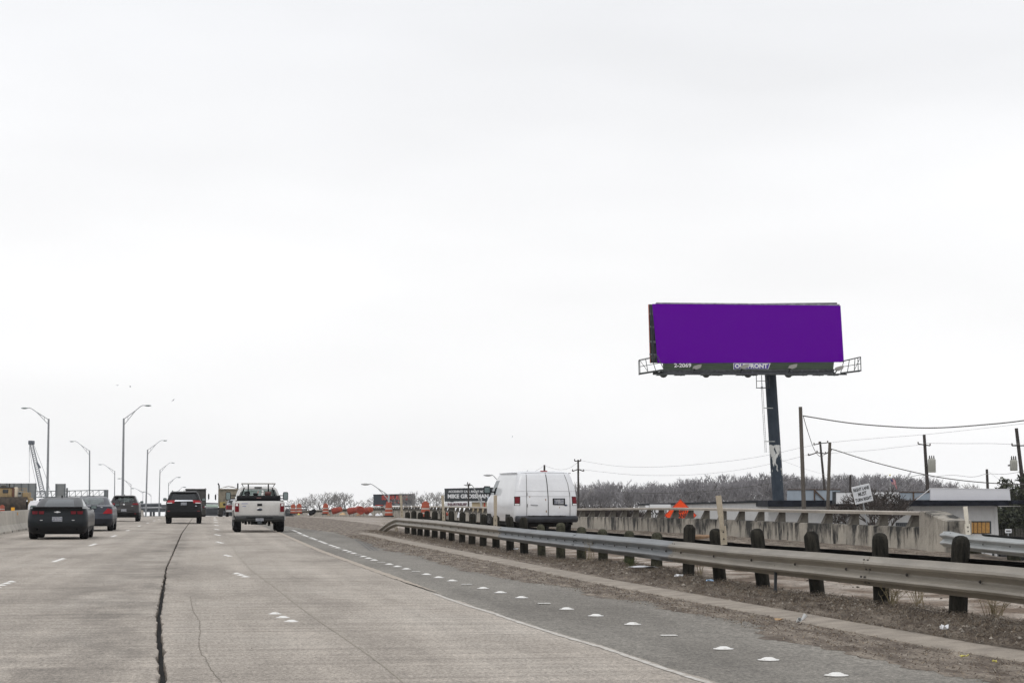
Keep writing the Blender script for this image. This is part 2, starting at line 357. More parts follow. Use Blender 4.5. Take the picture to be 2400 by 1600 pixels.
# dirt berm and gore
b = MB(); rows = []
for Y in [8+i*.13 for i in range(400)] + [60.2+i*.5 for i in range(150)] + [136+i*6 for i in range(30)]:
    lo = lerp(interp(K0, Y)+.39, interp(BD, Y), sm(70, 80, Y)) + .12*n3(2, Y*.5, 9)*sm(70, 80, Y)
    hi = lerp(7.75, 8.75, sm(40, 75, Y)) + .30*n3(7, Y*.35, 0) + .2*n3(7, Y*1.7, 0); row = []
    for k in range(25):
        t = lerp(lo, hi, k/24); s_ = min(1, k/3)*min(1, (24-k)/3); nn = near(Y)
        row.append((t, Y, surf(t, Y)+.004+s_*((.030+.01*nn)*abs(n3(t*2.2, Y*1.1, 0)) + (.022*n3(t*6, Y*4, 1)+.015*n3(t*17, Y*13, 1))*nn) - (0 if k else .03)))
    rows.append(row)
b.grid(rows); tag(b.build('dirt_berm', m_dirt, smooth=True), 'rough brown dirt bank round the guardrail posts', kind='structure')
# exit ramp pavement
m_ramp = road_material('ramp pavement', (.36, .315, .27), (.26, .22, .18), (.43, .385, .34), grain=70, streak=.16)
def add_mud(m_):
    t = m_.node_tree; bs = t.nodes['Principled BSDF']; src = bs.inputs['Base Color'].links[0].from_socket
    tcn = nd('ShaderNodeTexCoord', t); mpn = nd('ShaderNodeMapping', t); mpn.inputs['Scale'].default_value = (1.2, .9, 1); t.links.new(tcn.outputs['Object'], mpn.inputs[0])
    v = nd('ShaderNodeTexVoronoi', t, feature='DISTANCE_TO_EDGE'); v.inputs['Scale'].default_value = 2.6; t.links.new(mpn.outputs[0], v.inputs['Vector'])
    n = nd('ShaderNodeTexNoise', t); n.inputs['Scale'].default_value = 1.1; n.inputs['Detail'].default_value = 8; t.links.new(mpn.outputs[0], n.inputs['Vector'])
    r = nd('ShaderNodeMapRange', t); r.inputs[1].default_value = .0; r.inputs[2].default_value = .06; r.inputs[3].default_value = .45; r.inputs[4].default_value = 1; t.links.new(v.outputs['Distance'], r.inputs[0])
    r2 = nd('ShaderNodeValToRGB', t); r2.color_ramp.elements[0].position = .42; r2.color_ramp.elements[0].color = (.45, .36, .28, 1); r2.color_ramp.elements[1].position = .58; r2.color_ramp.elements[1].color = (1.12, 1.1, 1.08, 1)
    t.links.new(n.outputs[0], r2.inputs[0])
    k = nd('ShaderNodeMixRGB', t, blend_type='MULTIPLY'); k.inputs[0].default_value = 1; t.links.new(src, k.inputs[1]); t.links.new(r2.outputs[0], k.inputs[2])
    k2 = nd('ShaderNodeMixRGB', t, blend_type='MULTIPLY'); k2.inputs[0].default_value = .6; t.links.new(k.outputs[0], k2.inputs[1]); t.links.new(r.outputs[0], k2.inputs[2])
    # keep the mud to the near, unused apron
    sp = nd('ShaderNodeSeparateXYZ', t); t.links.new(tcn.outputs['Object'], sp.inputs[0]); r3 = nd('ShaderNodeMapRange', t)
    r3.inputs[1].default_value = 45; r3.inputs[2].default_value = 70; r3.inputs[3].default_value = 1; r3.inputs[4].default_value = .15; t.links.new(sp.outputs[1], r3.inputs[0])
    k3 = nd('ShaderNodeMixRGB', t); t.links.new(r3.outputs[0], k3.inputs[0]); t.links.new(src, k3.inputs[1]); t.links.new(k2.outputs[0], k3.inputs[2]); t.links.new(k3.outputs[0], bs.inputs['Base Color'])
add_mud(m_ramp)
b = MB(); rows = []
for Y in YS[::3]:
    if Y < 6: continue
    rows.append([(t, Y, surf(t, Y)-.004 + .01*n3(t*2, Y*2, 0)*near(Y)) for t in [7.35, 8.0, 8.8, 9.6, 10.5, 11.4, 12.3, 13.2, 14.1, 15.2]])
b.grid(rows); tag(b.build('exit_ramp_pavement', m_ramp, smooth=True), 'pale dusty exit ramp between guardrail and bridge parapet', kind='structure')
b = MB(); rows = []
for Y in [31+i*.25 for i in range(232)]+[89+i*2 for i in range(60)]:
    lo = 13.7 + .5*n3(8, Y*.4, 0)+.25*n3(8, Y*2, 0)
    rows.append([(lerp(lo, 15.15, k/7), Y, surf(15, Y)+.0+ min(1, k/2)*(.02+.06*k/7+.03*n3(k*.5, Y*1.3, 5)) - (0.02 if k == 0 else 0)) for k in range(8)])
b.grid(rows); tag(b.build('dirt_drift', m_dirt, smooth=True), 'brown dirt and rubbish drifted along the foot of the bridge parapet', kind='structure')
# the land all round
m_land = M('dusty land', (.22, .20, .165), .95, col2=(.33, .30, .26), scale=.12, detail=8, fine=.2, fscale=3)
m_street = M('street pavement', (.31, .285, .26), .9, var=.12, scale=.4, fine=.12, fscale=8)
TT = [-2500,-900,-300,-120,-50,-24,-14,-9,-8.05,-7.95,-4,0,4,8,12,15.0,15.05,15.6,17.5,20,26,35,50,80,130,200,330,600,1200,2500]
def land(T, Y):
    if T <= -8.05: return PR(Y)-.01+(.12*n3(T*.05, Y*.05) if T < -9 else 0)
    if T < 15.05: return PR(Y)-.30
    s_ = sm(15.05, 19, T)
    return lerp(PR(Y)-.05, min(-2.5-(max(0, Y-150)*.008), PR(Y)-2.5), s_)
b = MB(); b.grid([[(T, Y, land(T, Y)) for T in TT] for Y in [-80,-20,0,15,30,45,60,80,100,120,140,160,185,215,260,320,400,520,700,1000,1500,2200,3200,4200]])
tag(b.build('ground', m_land, smooth=True), 'dusty level land around the raised freeway', kind='structure')
b = MB(); b.grid([[(T, Y, land(T, Y)+.02) for T in (20, 24, 28, 34, 42, 52, 70)] for Y in (20, 40, 60, 80, 95, 105, 112, 118, 124)])
tag(b.build('side_street', m_street, smooth=True), 'pale side street below the bridge parapet in front of the white building', kind='structure')

# ------------------------------------------------------------------ near guardrail
WP = [(0,.0),(.028,.018),(.055,.074),(.078,.085),(.10,.078),(.135,.022),(.156,.012),(.177,.022),(.212,.078),(.234,.085),(.257,.074),(.284,.018),(.312,0)]
def wbeam(path, out=-1, thick=.004):
    """path: list of (T, Y, ztop); face bulges towards out*T"""
    b = MB(); rows = []
    for i, (T, Y, z) in enumerate(path):
        rows.append([(T+out*d, Y, z-.312+h) for h, d in WP]+[(T+out*(d-thick), Y, z-.312+h) for h, d in reversed(WP)])
    b.grid(rows, closed=True); n = len(WP)*2
    b.f.append(tuple(range(n))); b.m.append(0); e_ = (len(rows)-1)*n; b.f.append(tuple(e_+n-1-i for i in range(n))); b.m.append(0)
    return b
ZR = [(10,.70),(18,.694),(22,.678),(26,.660),(32,.662),(41,.642),(52,.646),(60,.656),(72,.632)]
rail = thing('guardrail', 'long low steel guardrail on round wooden posts along the grey asphalt lane', 'guardrail', (6.97, 30, .15))
off = Vector((-6.97, -30, -.15))
def rail_z(Y): return interp(ZR, Y)+.006*n3(Y*.8, 3, 3)
m_shade = M('painted shade on rail back', (.012,.012,.012), .8, spec=.1, var=.3, scale=3)  # shaded inner side of the far beam, put in as near-black colour
cuts = [10.5, 14.2, 18.9, 25.0, 33.0, 39.4, 46.2, 53.6, 62.0, 71.6]
mats_r = [m_galv, m_galv, m_galv, m_galv, m_galv2, m_galv2, m_galv, m_galv, m_galv]
mats_r[3] = m_galv
jn = [atT(*p, 6.97)[1] for p in [(2040,1302),(1586,1268),(1178,1234)]]     # lap joints seen in the photo
cuts = [10.5, jn[0], jn[1], jn[1]+8.0, jn[2], 54.5, 63, 71.6]; mats_r = [m_galv, m_galv, m_galv2, m_galv2, m_galv, m_galv, m_galv]
for i in range(len(cuts)-1):
    a, c = cuts[i], cuts[i+1]+.16; n = max(4, int((c-a)/.5)); sh = -.004*(i % 2)
    path = [(6.97+sh+.012*n3(lerp(a, c, k/n)*.7, 8, 0), lerp(a, c, k/n), rail_z(lerp(a, c, k/n))) for k in range(n+1)]
    wbeam(path).build('rail_panel', mats_r[i], rail, smooth='auto', loc=off)
# turned down end
e0 = rail_z(71.6); wbeam([(6.97, 71.7, e0), (6.97, 72.5, e0-.02), (6.95, 74.5, e0-.14), (6.92, 77.5, e0-.40), (6.9, 79.5, e0-.60)]).build('rail_end', m_galv, rail, smooth='auto', loc=off)
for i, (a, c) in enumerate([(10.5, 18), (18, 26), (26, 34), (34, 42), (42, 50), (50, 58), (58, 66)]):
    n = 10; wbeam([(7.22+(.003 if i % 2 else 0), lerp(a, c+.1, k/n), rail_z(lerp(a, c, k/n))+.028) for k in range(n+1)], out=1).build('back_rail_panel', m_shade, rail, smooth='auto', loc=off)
posts = [(2228,1253.6,.10),(2053,1247.6,.09),(1903,1242.6,.11),(1776,1237,.12),(1676,1237,.12),(1610,1228,.03),(1537,1247,.02),(1473,1243,.03),(1412,1238.7,.03),(1361,1234,.03),(1312,1224,.03),(1268,1228,.03),(1226,1211,.04),(1194,1209,.03),(1161,1207,.03),(1131,1204,.02),(1105,1202,.02),(1082,1199,.02),(1058,1197,.02),(1037,1197,.02),(1018,1197,.02),(1000,1196,.02),(984,1200,.01),(970,1196,.01),(954,1199,.01)]
def post_mesh(h, r, flat=0):
    prof = [(r*1.02, -.35), (r, 0), (r*.99, h-.12), (r*.97, h-.075), (r*.86, h-.035), (r*.62, h-.01), (r*.3, h), (r*.02, h+.002)] if not flat else [(r, -.35), (r, h-.07), (r*.95, h-.05), (r*.5, h-.004), (r*.05, h)]
    return MB().lathe(prof, 18)
for i, (x, y, ln) in enumerate(posts):
    T, Y, z = atT(x, y, 7.085); g = surf(7.08, Y); h = z-g; mossy = 6 <= i <= 11
    o = post_mesh(h, R.uniform(.086, .096), i % 3 == 2).build('post', m_postg if mossy else m_post, rail, smooth='auto', loc=Vector((7.085+ln*h*.75, Y, g))+off, rot=(R.uniform(-.02, .02), -ln, R.uniform(0, 3)))
bolt = MB().lathe([(.016, 0), (.016, .008), (.008, .018)], 8, axis='x').mesh('bolt', m_bolt)
slot = MB().bbox(-.006, .006, -.022, .022, -.010, .010, .004).mesh('bolt_slot', m_bolt)
Y = 11.5
while Y < 70:
    big = 27 < Y < 48
    link('bolt', bolt, rail, Vector((6.97-.030, Y, rail_z(Y)-.156))+off, (0, math.pi, 0)); Y += .95 if big else 1.9
for jy in cuts[1:-1]:
    for dy in (-.05, .07):
        for dz in (.040, .135, .215, .275): link('bolt', slot, rail, Vector((6.97-(.083 if dz in (.2,) else interp(WP, .312-dz)+.004), jy+dy, rail_z(jy)-dz))+off)
# delineators
def delineator(px, ybase, ytop, T, m_, wd, label, lean=.05):
    T_, Y, z0 = atT(px, ybase, T); z1 = atT(px, ytop, T)[2]; t = thing('delineator_post', label, 'marker post', (T, Y, z0), -YAW, 'flexible marker posts on the guardrails'); h = z1-z0
    MB().add([(-wd*.55, -.02, 0), (wd*.55, -.02, 0), (wd*.55, .02, 0), (-wd*.55, .02, 0), (-wd*.55, -.02, h*.38), (wd*.55, -.02, h*.38), (wd*.55, .02, h*.38), (-wd*.55, .02, h*.38)], [(0,3,2,1),(4,5,6,7),(0,1,5,4),(1,2,6,5),(2,3,7,6),(3,0,4,7)]).build('bracket', m_, t, rot=(0, -lean*.6, 0))
    b = MB(); n = 7; rows = []
    for k, hh in enumerate([h*.30, h*.45, h*.55, h*.62, h*.8, h*.97, h]):
        w_ = wd*interp([(.3, .38), (.5, .40), (.62, .5), (1, .5)], hh/h); bow = .012
        rows.append([(-w_, -.022-.0, hh), (-w_*.6, -.022-bow, hh), (w_*.6, -.022-bow, hh), (w_, -.022, hh), (w_, -.016, hh), (-w_, -.016, hh)])
    b.grid(rows, closed=True); b.f.append(tuple(range(6, 12))[::-1]); b.m.append(0); b.f[-1] = tuple(36+i for i in range(6)); b.build('blade', m_, t, smooth='auto', rot=(0, -lean, 0))
    for hz in (h*.12, h*.26): MB().lathe([(.012, -.03), (.012, -.036), (.006, -.04)], 8, (-lean*.6*hz, 0, hz), 'y').build('bolt', m_bolt, t)
delineator(1697, 1276, 1160, 7.05, m_delin, .078, 'tan marker post on the guardrail nearest the camera, bent at mid height', .11)
delineator(1161, 1240, 1160, 7.05, m_delin, .085, 'tan marker post on the guardrail in front of the side of the white van', .0)
delineator(1040, 1219, 1160, 7.05, m_delin, .085, 'tan marker post on the guardrail at the left edge of the lawyer billboard')
delineator(942, 1213, 1160, 7.05, m_delin, .085, 'tan marker post at the far turned down end of the guardrail')
delineator(2269, 1252, 1186, 14.78, m_delin2, .085, 'cream marker post at the start of the guardrail beyond the parapet', .09)
# ------------------------------------------------------------------ second guardrail past the parapet
rail2 = thing('guardrail', 'shiny newer steel guardrail starting at the end of the bridge parapet', 'guardrail', (14.9, 36, .1)); off2 = Vector((-14.9, -36, -.1))
wbeam([(14.80, 38.6, .64), (14.80, 38.2, .645), (14.82, 37.6, .60), (14.86, 36.9, .58), (14.92, 35, .545), (15, 30, .54), (15, 24, .54)]).build('rail_panel', m_galv3, rail2, smooth='auto', loc=off2)
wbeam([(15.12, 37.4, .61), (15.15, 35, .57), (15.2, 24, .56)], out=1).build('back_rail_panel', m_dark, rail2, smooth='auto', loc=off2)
for Yp in (37.5, 35.6, 33.7, 31.8): MB().bbox(-.10, .10, -.10, .10, -.4, .42, .02).build('post', m_postg, rail2, loc=Vector((15.03, Yp, .06))+off2, rot=(0, -.04, .1))
for k, (yy, zz) in enumerate([(38.45, .62), (38.15, .62), (36.6, .44), (35.3, .43)]): link('bolt', bolt, rail2, Vector((14.86-(.08 if k < 2 else .03), yy, zz-.02))+off2, (0, math.pi, 0))

# ------------------------------------------------------------------ bridge parapet with concrete rail
def parapet_mat():
    m_ = M('stained parapet concrete', (.40, .365, .31), .9, var=.12, scale=2, fine=.14, fscale=30, bump=.5, bscale=18)
    t = m_.node_tree; bs = t.nodes['Principled BSDF']; src = bs.inputs['Base Color'].links[0].from_socket; tcn = nd('ShaderNodeTexCoord', t)
    def nz_(s_, st, lo, hi, a, c, top=False):
        mpn = nd('ShaderNodeMapping', t); mpn.inputs['Scale'].default_value = st; t.links.new(tcn.outputs['Object'], mpn.inputs[0]); n = nd('ShaderNodeTexNoise', t); n.inputs['Scale'].default_value = s_; n.inputs['Detail'].default_value = 6; n.inputs['Roughness'].default_value = .65
        t.links.new(mpn.outputs[0], n.inputs['Vector']); r = nd('ShaderNodeMapRange', t)
        for i, v in enumerate((lo, hi, a, c)): r.inputs[i+1].default_value = v
        src_ = n.outputs[0]
        if top:
            sp = nd('ShaderNodeSeparateXYZ', t); t.links.new(tcn.outputs['Object'], sp.inputs[0]); rz = nd('ShaderNodeMapRange', t); rz.inputs[1].default_value = .15; rz.inputs[2].default_value = .72; rz.inputs[3].default_value = -.09; rz.inputs[4].default_value = .05
            t.links.new(sp.outputs[2], rz.inputs[0]); ad = nd('ShaderNodeMath', t, operation='ADD'); t.links.new(src_, ad.inputs[0]); t.links.new(rz.outputs[0], ad.inputs[1]); src_ = ad.outputs[0]
        t.links.new(src_, r.inputs[0]); return r.outputs[0]
    k = nd('ShaderNodeMixRGB', t); k.inputs[2].default_value = (.030, .029, .026, 1); t.links.new(src, k.inputs[1])
    a = nz_(1.7, (1, 1.0, .30), .43, .53, 0, 1.0, True); c = nz_(1.0, (1, 1, .9), .38, .52, .2, 1.0)
    mt = nd('ShaderNodeMath', t, operation='MULTIPLY'); t.links.new(a, mt.inputs[0]); t.links.new(c, mt.inputs[1]); t.links.new(mt.outputs[0], k.inputs[0]); t.links.new(k.outputs[0], bs.inputs['Base Color']); return m_
m_par = parapet_mat(); m_rail_c = M('concrete top rail', (.40, .36, .31), .9, var=.16, scale=1.6, stretch=(1, .35, 1), fine=.14, fscale=25)
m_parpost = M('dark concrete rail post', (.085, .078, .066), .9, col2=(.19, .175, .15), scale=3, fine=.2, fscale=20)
Y0 = 40.25; par = thing('bridge_parapet', 'stained concrete bridge parapet with open concrete rail along the exit ramp', 'parapet', (15.1, Y0, .15)); offp = Vector((-15.1, -Y0, -.15))
Y = Y0; k = 0
while Y < 330:
    L = 3.05 if Y < 160 else 9.15; b = MB(); rows = []
    n = 6 if Y < 90 else 2
    for i in range(n+1):
        yy = lerp(Y+.012, Y+L-.012, i/n); z = surf(15, yy); j = .008*n3(yy*2, 1, 0)
        rows.append([(15.02, yy, z-.2), (15.02+j, yy, z+.525+j), (15.05+j, yy, z+.545), (15.30, yy, z+.545), (15.30, yy, z-.8)])
    b.grid(rows, closed=True); b.f.append((0,1,2,3,4)); b.m.append(0); e_ = n*5; b.f.append((e_+4, e_+3, e_+2, e_+1, e_)); b.m.append(0)
    b.build('parapet_wall', m_par, par, loc=offp)
    b = MB(); rows = []; L2 = L
    for i in range(n+1):
        yy = lerp(Y+.006, Y+L2-.006, i/n); z = surf(15, yy)+.004*n3(yy, 4, 4)
        rows.append([(14.96, yy, z+.80), (14.95, yy, z+.86), (14.98, yy, z+.875), (15.26, yy, z+.88), (15.28, yy, z+.80)])
    b.grid(rows, closed=True); b.f.append((0,1,2,3,4)); b.m.append(0); e_ = n*5; b.f.append((e_+4, e_+3, e_+2, e_+1, e_)); b.m.append(0)
    b.build('top_rail', m_rail_c, par, loc=offp); Y += L
pm = MB().prism([(-.10, 0), (.15, 0), (.15, .265), (.04, .265)], -.10, .10, 'y').mesh('rail_post', m_parpost)
# post slopes away from traffic: wide foot, narrow head
Y = Y0+1.0
while Y < 330: link('rail_post', pm, par, Vector((0, Y-Y0, surf(15, Y)+.54-.15))); Y += 2.0
# end block
b = MB(); rows = []
for Y, h in [(Y0-.01, .88), (Y0-.25, .895), (Y0-.5, .86), (Y0-.8, .81), (Y0-1.1, .76), (Y0-1.4, .72), (Y0-1.8, .70)]:
    rows.append([(14.90, Y, -.1), (14.90, Y, .15+h-.02), (14.93, Y, .15+h), (15.34, Y, .15+h+.01), (15.36, Y, -.6)])
b.grid(rows, closed=True); b.f += [(0,1,2,3,4), (34,33,32,31,30)]; b.m += [0, 0]
m_parend = parapet_mat(); m_parend.name = 'end block concrete'
for n_ in m_parend.node_tree.nodes:
    if n_.type == 'MAP_RANGE' and abs(n_.inputs[1].default_value-.43) < .01: n_.inputs[1].default_value = .44; n_.inputs[2].default_value = .62
b.build('end_block', m_parend, par, loc=offp)

# ------------------------------------------------------------------ concrete barrier on the left
m_jers = M('barrier concrete', (.43, .40, .35), .85, var=.12, scale=1.2, fine=.12, fscale=20, stretch=(1, 1, .4)); m_foot = M('black drain slot', (.01, .01, .01), .9)
m_refl = M('amber reflector', (.75, .36, .02), .4)
bar = thing('concrete_barrier', 'beige concrete median barrier in sections along the left lane', 'barrier', (-7.6, 66, 0))
Y = 48.0; JP = [(-7.32, 0), (-7.32, .07), (-7.46, .30), (-7.52, .83), (-7.70, .83), (-7.76, .30), (-7.90, .07), (-7.90, 0)]
while Y < 258:
    z0, z1 = PR(Y), PR(Y+6.1); b = MB(); rows = [[(x, yy, z+lerp(z0, z1, (yy-Y)/6.1)) for x, z in JP] for yy in (Y+.015, Y+6.08)]
    b.grid(rows, closed=True); b.f += [tuple(range(8)), tuple(range(15, 7, -1))]; b.m += [0, 0]
    s_ = b.build('barrier_section', m_jers, bar, loc=(7.6, -66, 0))
    for q in (1.6, 4.4): MB().box(-7.316, -7.40, Y+q-.12, Y+q+.12, z0-.01, z0+.075).build('drain_slot', m_foot, s_, loc=(0, 0, 0))
    if int((Y-48)/6.1) % 2 == 0: MB().bbox(-7.50, -7.485, Y+5.6, Y+5.75, z0+.64, z0+.76, .004).build('reflector', m_refl, s_)
    Y += 6.1
MB().bbox(-.07, .07, -.02, .02, 0, .13, .01).build('reflector', m_refl, bar, loc=(0, atT(30, 1196, -7.6)[1]-66, .83))

# ------------------------------------------------------------------ road buttons
btn = MB().lathe([(.090, 0), (.086, .004), (.062, .007), (.052, .014), (.032, .021), (.008, .023)], 16).mesh('road_button', m_white)
btn.shade_smooth()
flat = MB().bbox(-.075, .075, -.055, .055, 0, .009, .004).mesh('road_button', m_white_worn)
base_ = MB().lathe([(.096, 0), (.092, .003)], 14).mesh('adhesive_pad', m_white_worn)
def marker(T, Y, me, label, group):
    o = link('road_marker', me, None, (T, Y, surf(T, Y)+(.0 if T < 3 else -.010)), (0, 0, R.uniform(0, 3) if me is btn else 0)); o.scale = (1, 1, 1) if T > 3 else (.85, .85, .85)
    tag(o, label, 'road marker', group)
L3 = [(14.09,4.57),(15.54,4.48),(16.75,4.43),(18.44,4.35),(20.18,4.38),(21.72,4.30),(23.12,4.23),(24.39,4.18),(25.91,4.14),(27.37,4.08),(34.27,3.82),(42.69,3.62),(55.4,3.58),(72,3.63),(83,3.76)]
ys = [p[0] for p in L3[:10]]; Y = 28.75
while Y < 86: ys.append(Y); Y += 1.38
for i, Y in enumerate(ys):
    fl = i % 4 == 3
    T = interp(L3, Y)-.12*sm(20, 40, 40-Y)*0
    marker(T, Y, flat if fl else btn, ('worn flat' if fl else 'domed')+' white marker on the grey asphalt, '+ordw(i)+' from the photo bottom', 'dotted line of white markers on the asphalt lane')
k = 0
for Yc, T, n in [(31.0,-2.96,4),(43.2,-3.0,4),(57.8,-3.07,4),(71.2,-3.07,4),(84.6,-3.05,3),(98.5,-3.02,3),(111,-2.95,3),(123.5,-2.9,3),(137,-2.9,2)]:
    for q in range(n):
        marker(T+.01*q, Yc-.9+q*.65, btn, 'white button between the two left lanes, '+['nearest','second','third','fourth'][q]+' of the '+ordw(k)+' cluster up', 'white button clusters on the left lane line')
    k += 1
k = 0
for Yc, T, n in [(21.9,.88,3),(34.2,.66,3),(46.4,.55,2),(60.2,.52,3),(73,.55,3),(86.6,.62,3),(100,.70,3),(113,.76,3),(126,.82,3),(139,.86,3),(152,.9,2),(165,.95,2)]:
    for q in range(n):
        marker(T-.06*(q-1), Yc-.65+q*.72, btn, 'white button on the line left of the pickup, '+['nearest','second','third','fourth'][q]+' of the '+ordw(k)+' cluster up', 'white button clusters beside the open crack lane')
    k += 1

# ------------------------------------------------------------------ litter, twigs, weeds
def scatter(name, n, fn, mats, label, cat='litter', lmin=.03, lmax=.14, wd=.004, up=.35):
    b = MB()
    for _ in range(n):
        T, Y, z = fn(); a = R.uniform(0, 2*math.pi); L = R.uniform(lmin, lmax)*(1+Y*.006); w_ = wd*(1+Y*.02); dz = R.uniform(-.1, up)*L
        d = Vector((math.cos(a)*L/2, math.sin(a)*L/2, dz)); p = Vector((T, Y, z+abs(dz)+.004)); bend = Vector((R.uniform(-.2, .2)*L, R.uniform(-.2, .2)*L, R.uniform(0, .15)*L))
        side = Vector((-math.sin(a), math.cos(a), 0))*w_/2; mi = R.randrange(len(mats))
        up_ = Vector((0, 0, w_))
        b.add([p-d-side, p-d+side, p+bend-side+up_, p+bend+side+up_, p+d], [(0,1,3,2), (2,3,4)], mi)
    o = b.build(name, mats, fix=False); tag(o, label, kind='stuff'); return o
tw = [M('dry stem pale', (.25, .195, .135), .9), M('dry stem brown', (.115, .083, .055), .9), M('dry stem dark', (.07, .05, .035), .9), M('grey stem', (.26, .23, .19), .9)]
def ydist(a, c): return a*(c/a)**R.random()
def f_berm():
    Y = ydist(11, 80); T = R.gauss(6.85, .32); T = min(7.9, max(interp(K0, Y)+.42, T)); 
    h = surf(T, Y)+.004+(.030+.01)*abs(n3(T*2.2, Y*1.1, 0))*near(Y)+.004
    return T, Y, h+abs(R.gauss(0, .012))
scatter('dry_grass_litter', 62000, f_berm, tw, 'dry brown stems and twigs matted on the bank below the guardrail', lmin=.04, lmax=.17, wd=.0026, up=.12)
def f_strip():
    Y = ydist(11, 70); T = lerp(interp(BD, Y)-.15, interp(K0, Y), R.random()**.8); return T, Y, surf(T, Y)+.005
scatter('dry_grass_litter', 7000, f_strip, tw, 'thin brown debris strewn over the asphalt edge below the kerb', lmin=.02, lmax=.08, wd=.005, up=.05)
def f_par():
    Y = ydist(33, 110); T = R.uniform(13.9, 15.0); return T, Y, surf(15, Y)+.04
scatter('dry_grass_litter', 5000, f_par, tw, 'brown leaves and stems drifted against the bridge parapet', lmin=.03, lmax=.12, wd=.004, up=.1)
def f_mud():
    Y = ydist(14, 60); return R.uniform(8.5, 13), Y, surf(10, Y)
scatter('dry_grass_litter', 2500, f_mud, tw, 'scattered dry stems on the pale mud behind the guardrail', lmin=.03, lmax=.10, wd=.006, up=.1)
# clods and pebbles
def clods(n, fn, mats, label, rmin=.006, rmax=.025):
    b = MB()
    for _ in range(n):
        T, Y, z = fn(); r = R.uniform(rmin, rmax)*(1+Y*.01); p = [(T+r*x*R.uniform(.6, 1.3), Y+r*y*R.uniform(.6, 1.3), z+r*q*R.uniform(.5, .9)) for x, y, q in [(1,0,0),(0,1,0),(-1,0,0),(0,-1,0),(0,0,1),(0,0,-.3)]]
        b.add(p, [(0,1,4),(1,2,4),(2,3,4),(3,0,4),(1,0,5),(2,1,5),(3,2,5),(0,3,5)], R.randrange(len(mats)))
    tag(b.build('pebbles', mats, fix=False), label, kind='stuff')
pb = [M('brown clod', (.17, .135, .10), .95), M('pale pebble', (.42, .38, .33), .9), M('dark clod', (.07, .055, .045), .95)]
clods(1500, f_strip, pb, 'small clods and pebbles on the dirt below the kerb', .003, .010); clods(2000, f_berm, pb, 'small clods and pebbles on the guardrail bank'); clods(1500, f_mud, pb, 'small clods on the pale mud behind the guardrail')
def f_road(): Y = ydist(9, 80); return R.uniform(-7, 3.3), Y, 0.0
clods(260, f_road, [pb[1], pb[2], pb[1]], 'tiny gravel chips lying on the concrete lanes', .003, .008)
# weeds by the posts
m_weed = M('dry weed', (.24, .20, .12), .9, var=.3, scale=10); m_weedg = M('green weed', (.09, .11, .04), .9, var=.3, scale=10)
def weed(x, y, T, h, n, m_, label, sp=.5):
    _, Y, z = atT(x, y, T); b = MB()
    for _k in range(n):
        a = R.uniform(0, 6.28); l = h*R.uniform(.5, 1); o_ = sp*R.uniform(.1, 1)*l; p0 = Vector((R.gauss(0, .03), R.gauss(0, .03), -.03)); p2 = p0+Vector((math.cos(a)*o_, math.sin(a)*o_, l)); p1 = (p0+p2)/2+Vector((0, 0, l*.12))
        b.tube([p0, p1, p2], [.004, .003, .001], 3, cap=False)
        for q in range(3): c_ = p1.lerp(p2, q/3); b.tube([c_, c_+Vector((R.gauss(0, .05), R.gauss(0, .05), R.uniform(.02, .08)))], [.002, .001], 3, cap=False)
    tag(b.build('weed', m_, loc=(T, Y, surf(T, Y)+.05)), label, 'weed')
weed(2150, 1400, 7.7, .42, 16, m_weed, 'tall thin dry weed between the two guardrail posts nearest the right edge')
weed(1385, 1300, 6.9, .50, 10, m_weed, 'pale dry weed leaning on a mossy guardrail post')
weed(1640, 1385, 7.4, .34, 12, m_weed, 'dry weed behind the guardrail near the bent marker post')
weed(2090, 1440, 7.1, .22, 26, m_weed, 'low tangled dry weed at the foot of the second post from the right', 1.2)
weed(1480, 1345, 6.9, .14, 30, m_weedg, 'small green weed on the bank under the guardrail', 1.4)
weed(2330, 1470, 7.6, .3, 22, m_weed, 'dry weed clump on the bank at the right edge of the photo', 1.0)
weed(905, 1243, 7.3, .45, 14, m_weedg, 'green weed at the turned down end of the guardrail', .6)
weed(930, 1240, 7.6, .55, 18, m_weed, 'dry weed clump under the turned down end of the guardrail', .9)
# rubbish
m_pap = M('white litter', (.72, .73, .75), .6); m_cup = M('clear cup', (.55, .56, .56), .3); m_blue = M('blue litter', (.35, .50, .68), .5); m_yel = M('yellow scrap', (.62, .55, .12), .6); m_wood = M('raw wood', (.55, .38, .22), .8, var=.15, scale=4, stretch=(1, 6, 1)); m_brown = M('brown wood', (.27, .17, .10), .85, var=.3, scale=6)
def scrap(px, py, z, wd, dp, ht, m_, name, label, rz=0):
    T, Y = gp(px, py, z); b = MB(); rows = []
    for i in range(4): rows.append([(lerp(-wd/2, wd/2, i/3)+R.gauss(0, wd*.06), lerp(-dp/2, dp/2, j/3)+R.gauss(0, dp*.06), ht*R.uniform(.1, 1)) for j in range(4)])
    b.grid(rows); b.grid([[(x, y, zz-.006) for x, y, zz in r] for r in rows]); tag(b.build(name, m_, loc=(T, Y, z), rot=(0, 0, rz)), label, 'litter')
scrap(1510, 1331, .21, .42, .3, .05, m_pap, 'paper_scrap', 'crumpled white plastic sheet behind the mossy guardrail posts')
scrap(1664, 1362, .2, .09, .06, .03, m_blue, 'paper_scrap', 'pale blue scrap on the dirt bank under the guardrail')
scrap(2213, 1475, .22, .06, .05, .05, m_pap, 'paper_scrap', 'small white wad on the bank near the rightmost post')
scrap(2260, 1537, .12, .10, .02, .015, m_yel, 'paper_scrap', 'short yellow straw on the dirt near the bottom right corner', .6)
scrap(2332, 1551, .11, .03, .03, .02, m_yel, 'paper_scrap', 'tiny yellow scrap at the bottom right corner of the dirt strip')
scrap(1825, 1452, .1, .10, .03, .02, m_wood, 'paper_scrap', 'tan scrap on the dirt left of the clear cups', .3)
